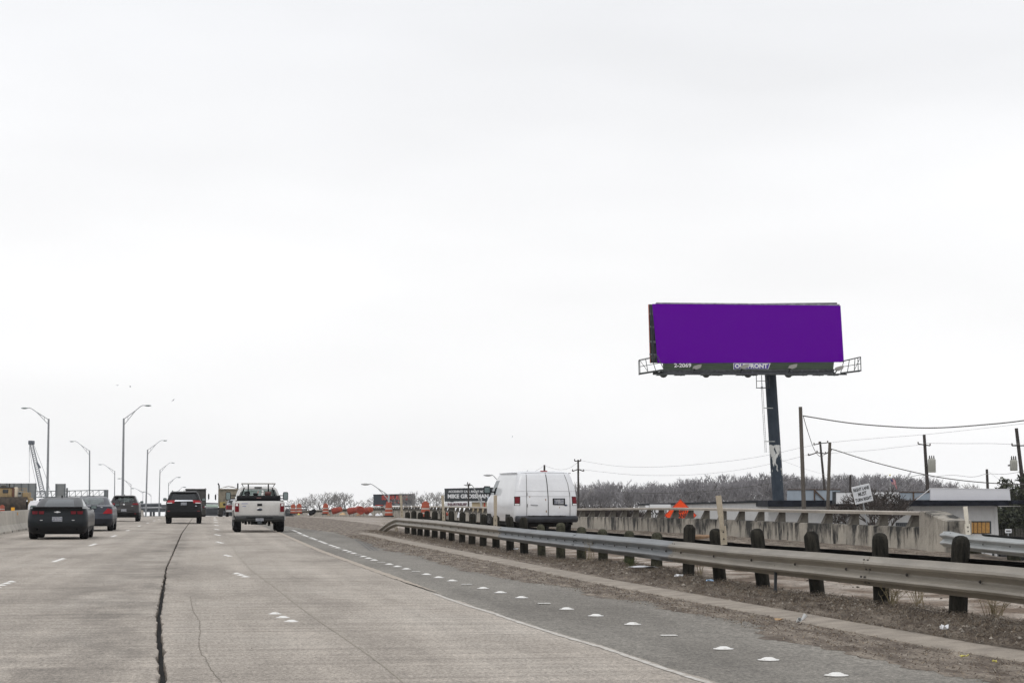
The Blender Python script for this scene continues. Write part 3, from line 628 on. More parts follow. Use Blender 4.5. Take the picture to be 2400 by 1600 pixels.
scrap(1590, 1351, .22, .12, .05, .04, m_pap, 'paper_scrap', 'bright white scrap on the bank below the rail joint')
scrap(1210, 1287, .15, .10, .08, .04, m_pap, 'paper_scrap', 'white scrap behind the posts below the white van')
for i, (x, y) in enumerate([(1869, 1449), (1881, 1445)]):
    T, Y = gp(x, y, .1); b = MB().lathe([(.022, 0), (.034, .09), (.030, .09), (.02, .006)], 14); tag(b.build('plastic_cup', m_cup, smooth='auto', loc=(T, Y, surf(T, Y)+.03), rot=(.5 if i else 1.1, .3, i)), ['clear plastic cup tipped over on the kerb edge, the left of a pair', 'clear plastic cup standing on the kerb edge, the right of a pair'][i], 'cup').scale = (.7, .7, .7)
def plank(px, py, z, L, wd, ht, rz, rx, m_, label):
    T, Y = gp(px, py, z); tag(MB().bbox(-L/2, L/2, -wd/2, wd/2, 0, ht, .006).build('wood_plank', m_, loc=(T, Y, z+.01), rot=(rx, R.uniform(-.1, .12), rz)), label, 'plank')
plank(1398, 1236, .16, .62, .16, .03, -.5, .5, m_wood, 'splintered raw wood plank lying nearest the white van'); plank(1425, 1236, .16, .55, .18, .03, .25, .3, m_wood, 'raw wood plank lying across the ramp right of the splintered one')
plank(1640, 1262, .17, .58, .2, .09, .12, .2, m_brown, 'rough brown wooden block at the foot of the parapet'); plank(1412, 1233, .16, .35, .10, .03, 1.0, .2, m_brown, 'dark short board under the raw wood planks')
tag(MB().tube([(0, 0, -.1), (.01, 0, .28)], .02, 6).build('metal_stake', m_dark, loc=(*gp(1817, 1378, .2), .2)), 'short dark metal stake beside the third guardrail post', 'stake')
# ------------------------------------------------------------------ vehicles
RF = [0, .2, .4, .6, .75, .87, 1.0]
SF = [0, .06, .12, .2, .3, .4, .5, .6, .7, .8, .88, .94, 1.0]
class Body:
    """stack of rounded plan outlines: (z, rear y, front y, half width, rear corner radius, front corner radius, rear bow)"""
    def __init__(s, sl): s.sl = sl; s.n = len(RF); s.ns = len(SF)
    def par(s, z):
        sl = s.sl
        if z <= sl[0][0]: return sl[0][1:]
        for a, b in zip(sl, sl[1:]):
            if z <= b[0]:
                t = (z-a[0])/(b[0]-a[0]); return tuple(lerp(p, q, t) for p, q in zip(a[1:], b[1:]))
        return sl[-1][1:]
    def rear_y(s, x, z):
        yr, yf, w_, rr, rf, bow = s.par(z); x = abs(x); xi = w_-rr; y = yr+bow*(min(x, xi)/w_)**2
        if x > xi: d = min(1, (x-xi)/rr); y += (rr+bow*.3)*(1-math.sqrt(max(0, 1-d*d)))
        return y
    def half(s, z):
        yr, yf, w_, rr, rf, bow = s.par(z); P = []; xi = w_-rr
        for f in RF: P.append((f*xi, s.rear_y(f*xi, z)))
        y1 = yr+bow*(xi/w_)**2
        for k in (1, 2, 3): a = math.pi/2*k/4; P.append((xi+rr*math.sin(a), y1+(rr+bow*.3)*(1-math.cos(a))))
        ya = y1+rr+bow*.3; xf = w_-rf; yb = yf-.06-rf
        for f in SF: P.append((w_, lerp(ya, yb, f)))
        for k in (1, 2, 3): a = math.pi/2*k/4; P.append((xf+rf*math.cos(a), yb+rf*math.sin(a)))
        for f in reversed(RF): P.append((f*xf, yf-.06*(f*xf/w_)**2))
        return P
    def build(s, root, mats, windows=(), bands=(), zs=None, name='body', top=True, bottom=True, topname=None):
        # windows: (zone, z0, z1, i0, i1, name, material)   zone: rear / side / front
        zz = sorted(set([a[0] for a in s.sl]+[q for w_ in windows for q in (w_[1], w_[2])]+[q for b_ in bands for q in b_[:2]]))
        fine = []
        for a, b in zip(zz, zz[1:]):
            n = max(1, int((b-a)/.09)); fine += [a+(b-a)*k/n for k in range(n)]
        zz = fine+[zz[-1]]
        hf = [s.half(z) for z in zz]; m_ = len(hf[0]); loop = []
        for z, h in zip(zz, hf): loop.append([(x, y, z) for x, y in h]+[(-x, y, z) for x, y in reversed(h[1:-1])])
        N = len(loop[0]); nr = s.n-1; s0 = nr+4; s1 = s0+s.ns-1; f0 = s1+4
        def zone(k):
            q = k if k < m_-1 else N-1-k
            if q < nr: return 'rear', q
            if s0 <= q < s1: return 'side', q-s0
            if q >= f0: return 'front', (m_-2)-q
            return 'corner', 0
        parts = {}
        for i in range(len(zz)-1):
            zc = (zz[i]+zz[i+1])/2
            for k in range(N):
                zn, q = zone(k); key = (name, 0, None); side = 1 if k < m_-1 else -1
                for b_ in bands:
                    if b_[0] <= zc <= b_[1]: key = (b_[2], 0, b_[3])
                for w_ in windows:
                    if w_[0] == zn and w_[1] < zc < w_[2] and w_[3] <= q < w_[4]: key = (w_[5], side if zn == 'side' else 0, w_[6])
                parts.setdefault(key, []).append((i*N+k, i*N+(k+1) % N, (i+1)*N+(k+1) % N, (i+1)*N+k))
        V = [p for r in loop for p in r]
        if top: parts.setdefault((name, 0, None), []).append(tuple((len(zz)-1)*N+k for k in range(N)))
        if bottom: parts.setdefault((name, 0, None), []).append(tuple(N-1-k for k in range(N)))
        out = {}
        for (nm, sd_, mt), fs in parts.items():
            us = sorted({i for f in fs for i in f}); mp_ = {a: b for b, a in enumerate(us)}
            b = MB(); b.v = [V[i] for i in us]; b.f = [tuple(mp_[i] for i in f) for f in fs]; b.m = [0]*len(fs)
            out[(nm, sd_)] = b.build(nm, mt or mats, root, smooth='auto', fix=(nm == name))
        return out
    def patch(s, root, name, m_, q, d=.010, nx=6, nz=4, parent=None):
        # q: rear corner points (x,z) lower-left, lower-right, upper-right, upper-left
        rows = []
        for j in range(nz+1):
            v = j/nz; r = []
            for i in range(nx+1):
                u = i/nx; x = lerp(lerp(q[0][0], q[1][0], u), lerp(q[3][0], q[2][0], u), v); z = lerp(lerp(q[0][1], q[1][1], u), lerp(q[3][1], q[2][1], u), v); r.append((x, z))
            rows.append(r)
        P = [[(x, s.rear_y(x, z)-d, z) for x, z in r] for r in rows]; Q = [[(x, s.rear_y(x, z)+.02, z) for x, z in r] for r in rows]
        b = MB(); b.grid(P)
        ring = lambda G: G[0]+[r[-1] for r in G[1:]]+list(reversed(G[-1][:-1]))+[r[0] for r in reversed(G[1:-1])]
        b.grid([ring(P), ring(Q)], closed=True)
        return b.build(name, m_, parent or root, smooth='auto')
    def seam(s, root, pts, wd=.012, m_=None, name='door_seam'):
        b = MB(); L = [(x, s.rear_y(x, z)-.003, z) for x, z in pts]; 
        L = [(lerp(p[0], q[0], k/6), lerp(p[1], q[1], k/6)) for p, q in zip(pts, pts[1:]) for k in range(6)]+[pts[-1]]; L = [(x, s.rear_y(x, z)-.004, z) for x, z in L]
        for a, c in zip(L, L[1:]): b.beam(a, c, wd, .008)
        return b.build(name, m_ or m_under, root)
def wheel(root, x, y, r, wd, side, rimm=None, dual=False):
    t = MB().lathe([(r*.62, -wd/2), (r*.9, -wd/2), (r*.985, -wd*.36), (r, -wd*.2), (r, wd*.2), (r*.985, wd*.36), (r*.9, wd/2), (r*.62, wd/2)], 28, axis='x').build('wheel', m_tyre, root, smooth='auto', loc=(x, y, r))
    b = MB().lathe([(r*.60, wd/2-.03), (r*.63, wd/2+.002), (r*.58, wd/2-.012), (r*.2, wd/2-.03), (r*.12, wd/2-.005), (.01, wd/2-.004)], 24, axis='x')
    for k in range(5):
        a = k*2*math.pi/5; b.beam((wd/2-.008, math.cos(a)*r*.1, math.sin(a)*r*.1), (wd/2-.006, math.cos(a)*r*.58, math.sin(a)*r*.58), r*.14, .012)
    if side < 0:
        b.v = [(-x_, y_, z_) for x_, y_, z_ in b.v]
    b.build('rim', rimm or m_rim, t, smooth='auto')
def arch(root, x, y, r, zc, side, wd=.02):
    b = MB(); pts = []
    for k in range(15): a = math.pi*k/14*1.16-math.pi*.08; pts.append((y+math.cos(a)*r, zc+math.sin(a)*r))
    b.prism(pts, x-.03*side, x+.004*side, 'x'); b.build('wheel_arch', m_under, root)
def plate(body, root, x, z, w_=.31, h=.155, d=.02, frame=None):
    y = body.rear_y(x, z)-d
    if frame: MB().bbox(x-w_*.5-frame, x+w_*.5+frame, y+.004, y+.05, z-h*.5-frame*.7, z+h*.5+frame*.7, .01).build('plate_frame', m_black, root)
    MB().bbox(x-w_/2, x+w_/2, y-.006, y+.003, z-h/2, z+h/2, .002).build('number_plate', m_plate, root)
def mirror(root, x, y, z, side, m_, w_=.2, h=.15, arm=.1, d=.1):
    o = MB().bbox(-w_/2, w_/2, -d/2, d/2, -h/2, h/2, .05).build('wing_mirror', m_, root, smooth='auto', loc=(x+side*(arm+w_/2), y, z))
    MB().beam((-side*(arm+w_/2), 0.02, -h*.25), (-side*w_*.3, 0, -h*.1), .04).build('mirror_arm', m_, o)
    MB().bbox(-w_*.40, w_*.40, -d/2-.004, -d/2+.004, -h*.36, h*.36, .003).build('mirror_glass', m_mirror, o)
m_mirror = M('mirror face', (.18, .22, .22), .12, .9)
def seats(root, ys, z, w_=.5, xs=(-.38, .38), hh=1.0):
    for y in ys:
        for x in xs:
            MB().bbox(x-w_/2, x+w_/2, y-.07, y+.07, z-.45, z+.12*hh, .06).build('seat_back', m_seat, root, smooth='auto')
            MB().bbox(x-.12, x+.12, y-.05, y+.05, z+.14*hh, z+.31*hh, .05).build('headrest', m_seat, root, smooth='auto')
def paint(name, col, met=.3, rough=.35, var=.06, **k): return M(name, col, rough, met, var=var, scale=2.5, coat=.12, spec=.15, **k)
def put(name, label, cat, px, py, T=None, Y=None, rz=0, group=None):
    if T is None: T, Y = gp(px, py, 0)
    return thing(name, label, cat, (T, Y, PR(Y)), rz, group)
TRAF = None
# --- charcoal coupe
p = paint('charcoal paint', (.017, .020, .023), .3)
t = put('coupe_car', 'charcoal two-door coupe with four red tail lamps and rear lip spoiler in the left lane', 'car', 133, 1264)
B = Body([(.17,.30,4.6,.80,.15,.3,.10),(.26,.12,4.75,.90,.2,.3,.10),(.42,.03,4.82,.945,.25,.35,.12),(.55,.0,4.84,.955,.28,.4,.12),(.72,.04,4.82,.955,.28,.4,.13),(.80,.06,4.75,.95,.28,.4,.13),(.93,.07,4.5,.925,.28,.4,.14),(.985,.05,4.2,.895,.26,.4,.12),(1.0,.12,3.75,.86,.24,.4,.12),(1.02,.50,3.5,.80,.22,.3,.14),(1.04,.62,3.35,.765,.2,.3,.15),(1.12,.88,3.1,.735,.2,.3,.15),(1.24,1.32,2.75,.685,.2,.25,.15),(1.32,1.75,2.5,.63,.18,.25,.12),(1.355,2.05,2.3,.52,.15,.2,.05)])
B.build(t, p, windows=[('rear',1.04,1.29,0,5,'rear_window',m_glass_dark),('side',1.06,1.30,2,9,'side_window',m_glass_dark),('front',1.05,1.30,0,6,'windscreen',m_glass_mid)], bands=[(.17,.42,'bumper',M('satin dark bumper',(.012,.013,.015),.6,spec=.25))])
for s_ in (-1, 1):
    for a, c in ((.42, .585), (.62, .80)):
        x0, x1 = sorted((s_*a, s_*c)); B.patch(t, 'lamp_bezel', m_black, [(x0-.012, .80), (x1+.012, .80), (x1+.02, .93), (x0-.02, .93)], .008)
        B.patch(t, 'tail_lamp', m_red, [(x0+.012, .815), (x1-.012, .815), (x1+.004, .912), (x0-.004, .912)], .016)
    wheel(t, s_*.80, .98, .345, .27, s_); wheel(t, s_*.80, 3.85, .345, .25, s_)
    arch(t, s_*.935, .98, .39, .345, s_); arch(t, s_*.935, 3.85, .39, .345, s_)
    mirror(t, s_*.86, 3.0, 1.02, s_, m_black, .22, .13, .02)
    MB().lathe([(.045, 0), (.05, .03), (.04, .03), (.035, .0)], 12, axis='y').build('exhaust_pipe', m_black, t, loc=(s_*.62, .06, .33))
    B.patch(t, 'reflector_mark', m_clear, [(s_*.5-.04, .615), (s_*.5+.04, .615), (s_*.5+.04, .628), (s_*.5-.04, .628)], .008, 2, 1)
MB().prism([(.015, .99), (.0, 1.035), (.02, 1.05), (.20, 1.01), (.20, .99)], -.78, .78, 'x').build('spoiler', m_black, t)
plate(B, t, 0, .655, .32, .15, .012)
MB().prism([(-.10, -.012), (-.03, -.012), (-.024, -.026), (.03, -.026), (.024, -.012), (.10, -.012), (.088, .014), (.03, .014), (.036, .026), (-.024, .026), (-.03, .014), (-.088, .014)], -.012, 0, 'y').build('cross_badge', m_chrome, t, loc=(0, B.rear_y(0, .88)-.006, .88))
B.seam(t, [(-.72, .44), (0, .43), (.72, .44)], .014); B.seam(t, [(-.86, .77), (0, .765), (.86, .77)], .01); B.seam(t, [(-.66, .52), (.66, .52)], .01)
MB().lathe([(.02, 0), (.03, .03), (.012, .07)], 8).build('antenna', m_black, t, loc=(0, 2.1, 1.35))
seats(t, (2.35,), .88)
# --- blue grey sedan
p = paint('blue grey paint', (.046, .051, .064), .4)
t = put('sedan_car', 'blue-grey four-door sedan half hidden behind the charcoal coupe', 'car', 0, 0, -4.5, 82.5)
B = Body([(.2,.25,4.6,.80,.15,.3,.08),(.30,.08,4.7,.87,.2,.3,.08),(.5,.0,4.8,.905,.25,.35,.10),(.66,.02,4.8,.91,.25,.4,.10),(.70,.06,4.75,.90,.25,.4,.1),(.90,.10,4.5,.89,.24,.4,.1),(1.0,.13,4.0,.86,.22,.4,.1),(1.03,.25,3.75,.82,.2,.3,.1),(1.06,.72,3.55,.77,.2,.3,.14),(1.2,1.1,3.2,.70,.2,.3,.15),(1.34,1.55,2.85,.62,.18,.25,.12),(1.40,1.95,2.6,.5,.15,.2,.05)])
B.build(t, p, windows=[('rear',1.07,1.35,0,6,'rear_window',m_glass),('side',1.08,1.34,1,10,'side_window',m_glass_mid),('front',1.08,1.34,0,6,'windscreen',m_glass)], bands=[(.2,.5,'bumper',M('dark blue bumper',(.017,.019,.026),.5,spec=.3))])
for s_ in (-1, 1):
    q = [(.50, .71), (.885, .71), (.875, .88), (.70, .93)]; q = q if s_ > 0 else [(-x, z) for x, z in (q[1], q[0], q[3], q[2])]
    B.patch(t, 'tail_lamp', m_redl, q, .012)
    wheel(t, s_*.78, .95, .33, .23, s_); wheel(t, s_*.78, 3.75, .33, .23, s_); arch(t, s_*.893, .95, .37, .33, s_); arch(t, s_*.893, 3.75, .37, .33, s_)
    mirror(t, s_*.82, 3.1, 1.06, s_, m_black, .22, .14, .03)
    MB().lathe([(.05, 0), (.055, .03), (.04, .03)], 12, axis='y').build('exhaust_pipe', m_black, t, loc=(s_*.55, .05, .3))
plate(B, t, 0, .80); MB().bbox(.42, .50, -.012, 0, .95, .975, .004).build('model_badge', m_chrome, t, loc=(0, B.rear_y(.46, .96), 0))
B.seam(t, [(-.84, .68), (0, .675), (.84, .68)], .012); seats(t, (1.75, 2.75), .86)
MB().lathe([(.015, 0), (.025, .02), (.006, .04)], 8).build('antenna', m_black, t, loc=(0, 2.1, 1.395))
# --- grey crossover
p = paint('graphite paint', (.045, .043, .043), .35)
t = put('crossover_car', 'graphite compact crossover with spoiler and bright see-through rear window ahead of the sedan', 'car', 0, 0, -4.55, 119)
B = Body([(.24,.3,3.9,.76,.15,.3,.06),(.33,.1,4.1,.84,.2,.3,.06),(.52,.0,4.25,.885,.25,.35,.09),(.66,.0,4.27,.885,.25,.4,.09),(.72,.05,4.25,.875,.25,.4,.09),(.95,.10,4.15,.87,.24,.4,.09),(1.05,.14,3.7,.84,.22,.3,.09),(1.12,.20,3.4,.79,.2,.3,.09),(1.30,.38,3.0,.71,.18,.25,.09),(1.44,.52,2.7,.64,.18,.25,.07),(1.50,.52,2.5,.60,.16,.2,.05),(1.54,.80,2.2,.48,.15,.2,.03)])
B.build(t, p, windows=[('rear',1.14,1.42,0,6,'rear_window',m_glass),('side',1.10,1.42,1,10,'side_window',m_glass_mid),('front',1.12,1.42,0,6,'windscreen',m_glass)], bands=[(.24,.52,'bumper',M('black cladding',(.010,.010,.010),.7,spec=.2))])
B.patch(t, 'window_surround', m_black, [(-.60, 1.43), (.60, 1.43), (.56, 1.475), (-.56, 1.475)], .03)
for s_ in (-1, 1):
    q = [(.46, .985), (.84, .97), (.825, 1.085), (.52, 1.07)]; q = q if s_ > 0 else [(-x, z) for x, z in (q[1], q[0], q[3], q[2])]
    B.patch(t, 'tail_lamp', m_red, q, .012)
    for xx in (.58, .73): MB().lathe([(.034, 0), (.03, -.006), (.005, -.006)], 12, axis='y').build('lamp_ring', m_redl, t, loc=(s_*xx, B.rear_y(xx, 1.03)-.014, 1.03))
    wheel(t, s_*.76, .72, .33, .22, s_); wheel(t, s_*.76, 3.3, .33, .22, s_); arch(t, s_*.874, .72, .37, .33, s_); arch(t, s_*.874, 3.3, .37, .33, s_)
    mirror(t, s_*.80, 2.85, 1.13, s_, m_black, .20, .14, .05)
    B.patch(t, 'bumper_reflector', m_redl, [(s_*.66-.05, .45), (s_*.66+.05, .45), (s_*.66+.05, .475), (s_*.66-.05, .475)], .006, 2, 1)
plate(B, t, 0, .66, .31, .15); MB().lathe([(.055, 0), (.055, -.01), (.01, -.012)], 16, axis='y').build('round_badge', m_chrome, t, loc=(0, B.rear_y(0, .99)-.004, .99))
MB().bbox(-.70, -.46, -.008, 0, .78, .90, .01).build('bumper_sticker', m_blue_st := M('blue sticker', (.03, .11, .22), .5), t, loc=(0, B.rear_y(-.58, .84)-.002, 0))
MB().bbox(.42, .54, -.008, 0, .90, .925, .004).build('model_badge', m_chrome, t, loc=(0, B.rear_y(.5, .91)-.002, 0))
MB().prism([(.50, 1.455), (.44, 1.46), (.46, 1.485), (.62, 1.50)], -.56, .56, 'x').build('spoiler', m_black, t)
MB().lathe([(.02, 0), (.03, .02), (.01, .06)], 8).build('antenna', m_black, t, loc=(0, .95, 1.535)); seats(t, (1.2, 2.2), 1.0, .44, (-.36, .36), .8)
B.seam(t, [(-.8, .70), (0, .695), (.8, .70)], .012)
# --- black suv
p = paint('black paint', (.008, .008, .009), .1)
t = put('suv_car', 'black sport utility vehicle with chrome tailgate strip in the middle lane', 'car', 430, 1227)
B = Body([(.32,.25,4.5,.80,.15,.3,.06),(.42,.06,4.7,.92,.2,.3,.07),(.62,.0,4.8,.955,.25,.35,.08),(.82,.02,4.82,.955,.25,.4,.08),(.87,.09,4.8,.945,.24,.4,.08),(1.1,.13,4.6,.935,.24,.4,.08),(1.22,.17,4.0,.91,.22,.3,.08),(1.28,.22,3.7,.87,.2,.3,.08),(1.5,.40,3.2,.79,.18,.25,.07),(1.62,.50,2.95,.73,.18,.25,.06),(1.67,.50,2.8,.70,.16,.2,.05),(1.72,.75,2.5,.58,.15,.2,.03)])
B.build(t, p, windows=[('rear',1.29,1.62,0,6,'rear_window',m_glass_dark),('side',1.28,1.58,1,10,'side_window',m_glass_dark),('front',1.3,1.6,0,6,'windscreen',m_glass_mid)], bands=[(.32,.62,'bumper',M('black bumper',(.008,.008,.008),.7,spec=.2))])
B.patch(t, 'chrome_strip', M('silver strip', (.62,.64,.68), .3, .6), [(-.50, 1.19), (.50, 1.19), (.44, 1.26), (-.44, 1.26)], .022)
for s_ in (-1, 1):
    q = [(.50, 1.10), (.94, 1.07), (.90, 1.23), (.46, 1.25)]; q = q if s_ > 0 else [(-x, z) for x, z in (q[1], q[0], q[3], q[2])]
    B.patch(t, 'tail_lamp', m_redl, q, .012); q2 = [(.62, 1.085), (.88, 1.075), (.88, 1.115), (.60, 1.12)]; q2 = q2 if s_ > 0 else [(-x, z) for x, z in (q2[1], q2[0], q2[3], q2[2])]
    B.patch(t, 'reverse_lamp', m_clear, q2, .018)
    wheel(t, s_*.80, .9, .38, .26, s_); wheel(t, s_*.80, 3.8, .38, .26, s_); arch(t, s_*.943, .9, .43, .38, s_); arch(t, s_*.943, 3.8, .43, .38, s_)
    mirror(t, s_*.88, 3.1, 1.28, s_, m_black, .2, .17, .06)
    B.patch(t, 'bumper_reflector', M('dull reflector', (.16,.01,.01), .4), [(s_*.78-.07, .66), (s_*.78+.07, .66), (s_*.78+.07, .69), (s_*.78-.07, .69)], .006, 2, 1)
    MB().tube([(s_*.62, .8, 1.69), (s_*.63, .95, 1.75), (s_*.63, 3.0, 1.76), (s_*.6, 3.2, 1.69)], .018, 6).build('roof_rail', m_dark, t)
plate(B, t, 0, 1.06, .31, .15); B.seam(t, [(-.9, .85), (0, .845), (.9, .85)], .012)
B.patch(t, 'spoiler', m_black, [(-.66, 1.63), (.66, 1.63), (.62, 1.68), (-.62, 1.68)], .06)
MB().lathe([(.015, 0), (.02, .03), (.008, .09)], 8).build('antenna', m_black, t, loc=(0, .9, 1.70)); seats(t, (1.6, 2.7), 1.1)
B.patch(t, 'small_badge', m_chrome, [(.60, .93), (.68, .93), (.68, .96), (.60, .96)], .01, 2, 1)
# --- white pickup
p = M('dusty silver white paint', (.56, .55, .53), .4, .15, var=.06, scale=2.2, coat=.4, fine=.06, fscale=25); pdark = M('dark step bumper', (.014, .015, .015), .6, var=.25, scale=5)
t = put('pickup_truck', 'dusty white pickup with headache rack and black tool box driving away in the right lane', 'pickup truck', 608, 1247)
B = Body([(.55,.14,5.9,.88,.1,.3,.02),(.66,.10,5.95,.97,.1,.3,.02),(.80,.09,6.0,.985,.12,.3,.02),(1.0,.08,6.0,.99,.13,.3,.02),(1.14,.08,5.9,.985,.13,.35,.02),(1.20,.09,5.7,.97,.12,.35,.02),(1.22,.11,5.6,.95,.10,.3,.02)])
B.build(t, p)
cabB = Body([(1.20,2.35,5.0,.93,.10,.3,.03),(1.26,2.36,4.85,.92,.10,.3,.03),(1.45,2.42,4.5,.86,.10,.25,.03),(1.66,2.50,4.15,.78,.10,.2,.03),(1.74,2.56,4.0,.73,.12,.2,.03),(1.80,2.75,3.8,.64,.12,.2,.02),(1.82,3.0,3.6,.5,.1,.1,0)])
cabB.build(t, p, windows=[('rear',1.26,1.68,0,6,'rear_window',m_glass),('side',1.28,1.66,1,11,'side_window',m_glass_mid),('front',1.28,1.68,0,6,'windscreen',m_glass)], name='cab', bottom=False)
B.patch(t, 'tailgate', p, [(-.76, .67), (.76, .67), (.75, 1.195), (-.75, 1.195)], .022, 8, 6)
B.patch(t, 'tailgate_handle', m_black, [(-.10, 1.03), (.10, 1.03), (.09, 1.12), (-.09, 1.12)], .036, 2, 2)
MB().lathe([(.105, 0), (.105, -.012), (.01, -.014)], 24, axis='y').build('oval_badge', M('dark oval badge', (.03,.035,.05), .3, .4), t, loc=(0, B.rear_y(0, .89)-.022, .89)).scale = (1, 1, .45)
MB().lathe([(.105, 0), (.112, -.008), (.098, -.012)], 24, axis='y').build('badge_rim', m_chrome, t, loc=(0, B.rear_y(0, .89)-.020, .89)).scale = (1, 1, .46)
m_bl = M('blue lettering', (.12,.14,.36), .5)
for z, x0, x1 in ((1.12, -.70, -.46), (1.02, -.66, -.52)):
    for k in range(7 if z > 1.1 else 4):
        a = lerp(x0, x1, k/(7 if z > 1.1 else 4)); MB().bbox(a, a+.022, -.004, 0, z-.016, z+.016, .002).build('decal_mark', m_bl, t, loc=(0, B.rear_y(-.6, z)-.023, 0))
MB().bbox(-.97, .97, -.06, .22, .42, .64, .05).build('bumper', pdark, t, smooth='auto'); MB().bbox(-.52, .52, -.09, .0, .56, .60, .02).build('bumper_step', m_black, t)
MB().bbox(-.155, .155, -.072, -.06, .44, .59, .003).build('number_plate', m_plate, t)
MB().lathe([(.03, -.16), (.08, -.14), (.09, -.02), (.05, .05)], 14, axis='y').build('hitch', m_dark, t, loc=(0, 0, .38)); MB().lathe([(.2, -.25), (.22, 0), (.2, .25)], 16, axis='x').build('axle_housing', m_under, t, loc=(0, 1.1, .42), smooth='auto').scale = (1.2, .7, .62)
b = MB()
for k in range(11):
    x = lerp(-.66, .66, k/10)+R.uniform(-.03, .03); b.bbox(x-.05, x+.05, .3+.1*(k % 3), .5+.1*(k % 3), .36-R.uniform(0, .06)-(.06 if k in (3, 8) else 0), .56, .02)
b.build('undercarriage', m_under, t)
for s_ in (-1, 1):
    q = [(.80, .80), (.955, .80), (.955, 1.13), (.80, 1.13)]; q = q if s_ > 0 else [(-x, z) for x, z in (q[1], q[0], q[3], q[2])]
    B.patch(t, 'tail_lamp', m_red, q, .016); q = [(.83, 1.03), (.93, 1.03), (.93, 1.11), (.85, 1.12)]; q = q if s_ > 0 else [(-x, z) for x, z in (q[1], q[0], q[3], q[2])]; B.patch(t, 'reverse_lamp', m_clear, q, .022)
    wheel(t, s_*.84, 1.05, .40, .29, s_); wheel(t, s_*.84, 4.9, .40, .27, s_); arch(t, s_*.975, 1.05, .47, .42, s_); arch(t, s_*.975, 4.9, .47, .42, s_)
    MB().tube([(s_*.99, .5, .5), (s_*1.01, .62, .85), (s_*1.015, 1.05, .97), (s_*1.01, 1.5, .85), (s_*.99, 1.6, .5)], .035, 6).build('wheel_flare', p, t, smooth='auto')
    o = MB().bbox(-.11, .11, -.06, .06, -.17, .17, .05).build('wing_mirror', m_black, t, smooth='auto', loc=(s_*1.17, 4.1, 1.42)); MB().beam((-s_*.32, 0, .02), (0, 0, .02), .04).beam((-s_*.32, 0, -.1), (0, 0, -.1), .04).build('mirror_arm', m_black, o)
    MB().bbox(-.085, .085, -.066, -.058, -.14, .14, .003).build('mirror_glass', m_mirror, o)
    MB().beam((s_*.40, 2.2, 1.22), (s_*.40, 2.2, 1.90), .05, .04).build('rack_upright', m_black, t)
    MB().beam((s_*.66, 2.2, 1.91), (s_*.60, 2.2, 1.80), .03).build('rack_foot', m_dark, t)
    MB().beam((s_*.73, 2.3, 1.22), (s_*.56, 2.3, 1.76), .05, .03).build('rack_side', m_black, t)
MB().bbox(-.69, .69, 2.12, 2.28, 1.89, 1.94, .015).build('rack_top_bar', M('pale timber rack bar', (.42,.41,.37), .8), t)
for k in range(6): MB().bbox(-.66+.02*k, .66-.02*k, 2.25, 2.27, 1.34+k*.07, 1.355+k*.07, .004).build('rack_louvre', m_dark, t)
MB().bbox(-.86, .86, 1.35, 2.2, 1.21, 1.44, .05).build('tool_box', m_black, t, smooth='auto'); MB().bbox(-.93, .93, .12, 1.4, 1.205, 1.25, .02).build('bed_cover', m_black, t)
MB().bbox(-.09, .09, 1.335, 1.345, 1.33, 1.355, .003).build('box_label', M('dull red label', (.32,.16,.15), .5), t)
MB().bbox(-.15, .15, 2.52, 2.58, 1.745, 1.79, .01).build('brake_lamp', m_dark, t)
seats(t, (3.3,), 1.32, .46, (-.42, .42), .9)
MB().lathe([(.05, 0), (.055, .08), (.03, .13), (.055, .17), (.01, .21)], 12).build('white_bottle', m_white, t, loc=(.16, 1.7, 1.44), smooth='auto'); MB().bbox(.24, .50, 1.6, 1.85, 1.44, 1.60, .03).build('brown_bag', M('brown leather', (.10,.035,.03), .6), t, smooth='auto')
MB().tube([(-.06, 1.7, 1.44), (-.03, 1.7, 1.56), (.0, 1.7, 1.62)], .02, 6).build('tool_handle', M('pink handle', (.6,.36,.33), .5), t); MB().bbox(-.22, -.02, 1.6, 1.8, 1.44, 1.54, .04).build('black_bag', m_black, t)
# --- white van
p = M('van white paint', (.70, .71, .73), .38, 0, var=.045, scale=1.6, coat=.5, fine=.03, fscale=14)
t = put('cargo_van', 'white windowless cargo van behind the guardrail on the exit ramp', 'van', 0, 0, 11.02, 63.8, .03); t.location.z = surf(11, 64); t.scale = (1.04,)*3
B = Body([(.42,.12,5.3,.93,.10,.3,.03),(.60,.06,5.45,1.0,.12,.3,.04),(.80,.04,5.5,1.01,.13,.35,.05),(1.05,.05,5.5,1.01,.13,.4,.05),(1.15,.07,5.3,1.0,.13,.4,.05),(1.25,.09,4.95,.985,.13,.4,.05),(1.5,.16,4.6,.95,.13,.35,.05),(1.75,.25,4.25,.89,.14,.3,.05),(1.90,.33,4.05,.84,.15,.3,.05),(1.95,.42,3.95,.80,.16,.3,.05),(1.99,.62,3.7,.66,.2,.3,.04),(2.01,.95,3.3,.45,.2,.3,.02)])
B.build(t, p, windows=[('side',1.26,1.72,9,12,'side_window',m_glass_dark),('front',1.28,1.85,0,6,'windscreen',m_glass_mid)])
bm_ = M('dull step bumper', (.022,.024,.03), .5, .2, var=.3, scale=6); MB().bbox(-.99, .99, -.10, .18, .40, .60, .05).build('bumper', bm_, t, smooth='auto'); MB().bbox(-.6, .6, -.105, .1, .60, .615, .004).build('bumper_scuff', M('scratched chrome', (.4,.4,.42), .4, .6, col2=(.05,.05,.05), scale=12), t)
for x0, x1 in ((-.60, .03), (.04, .70)): pass
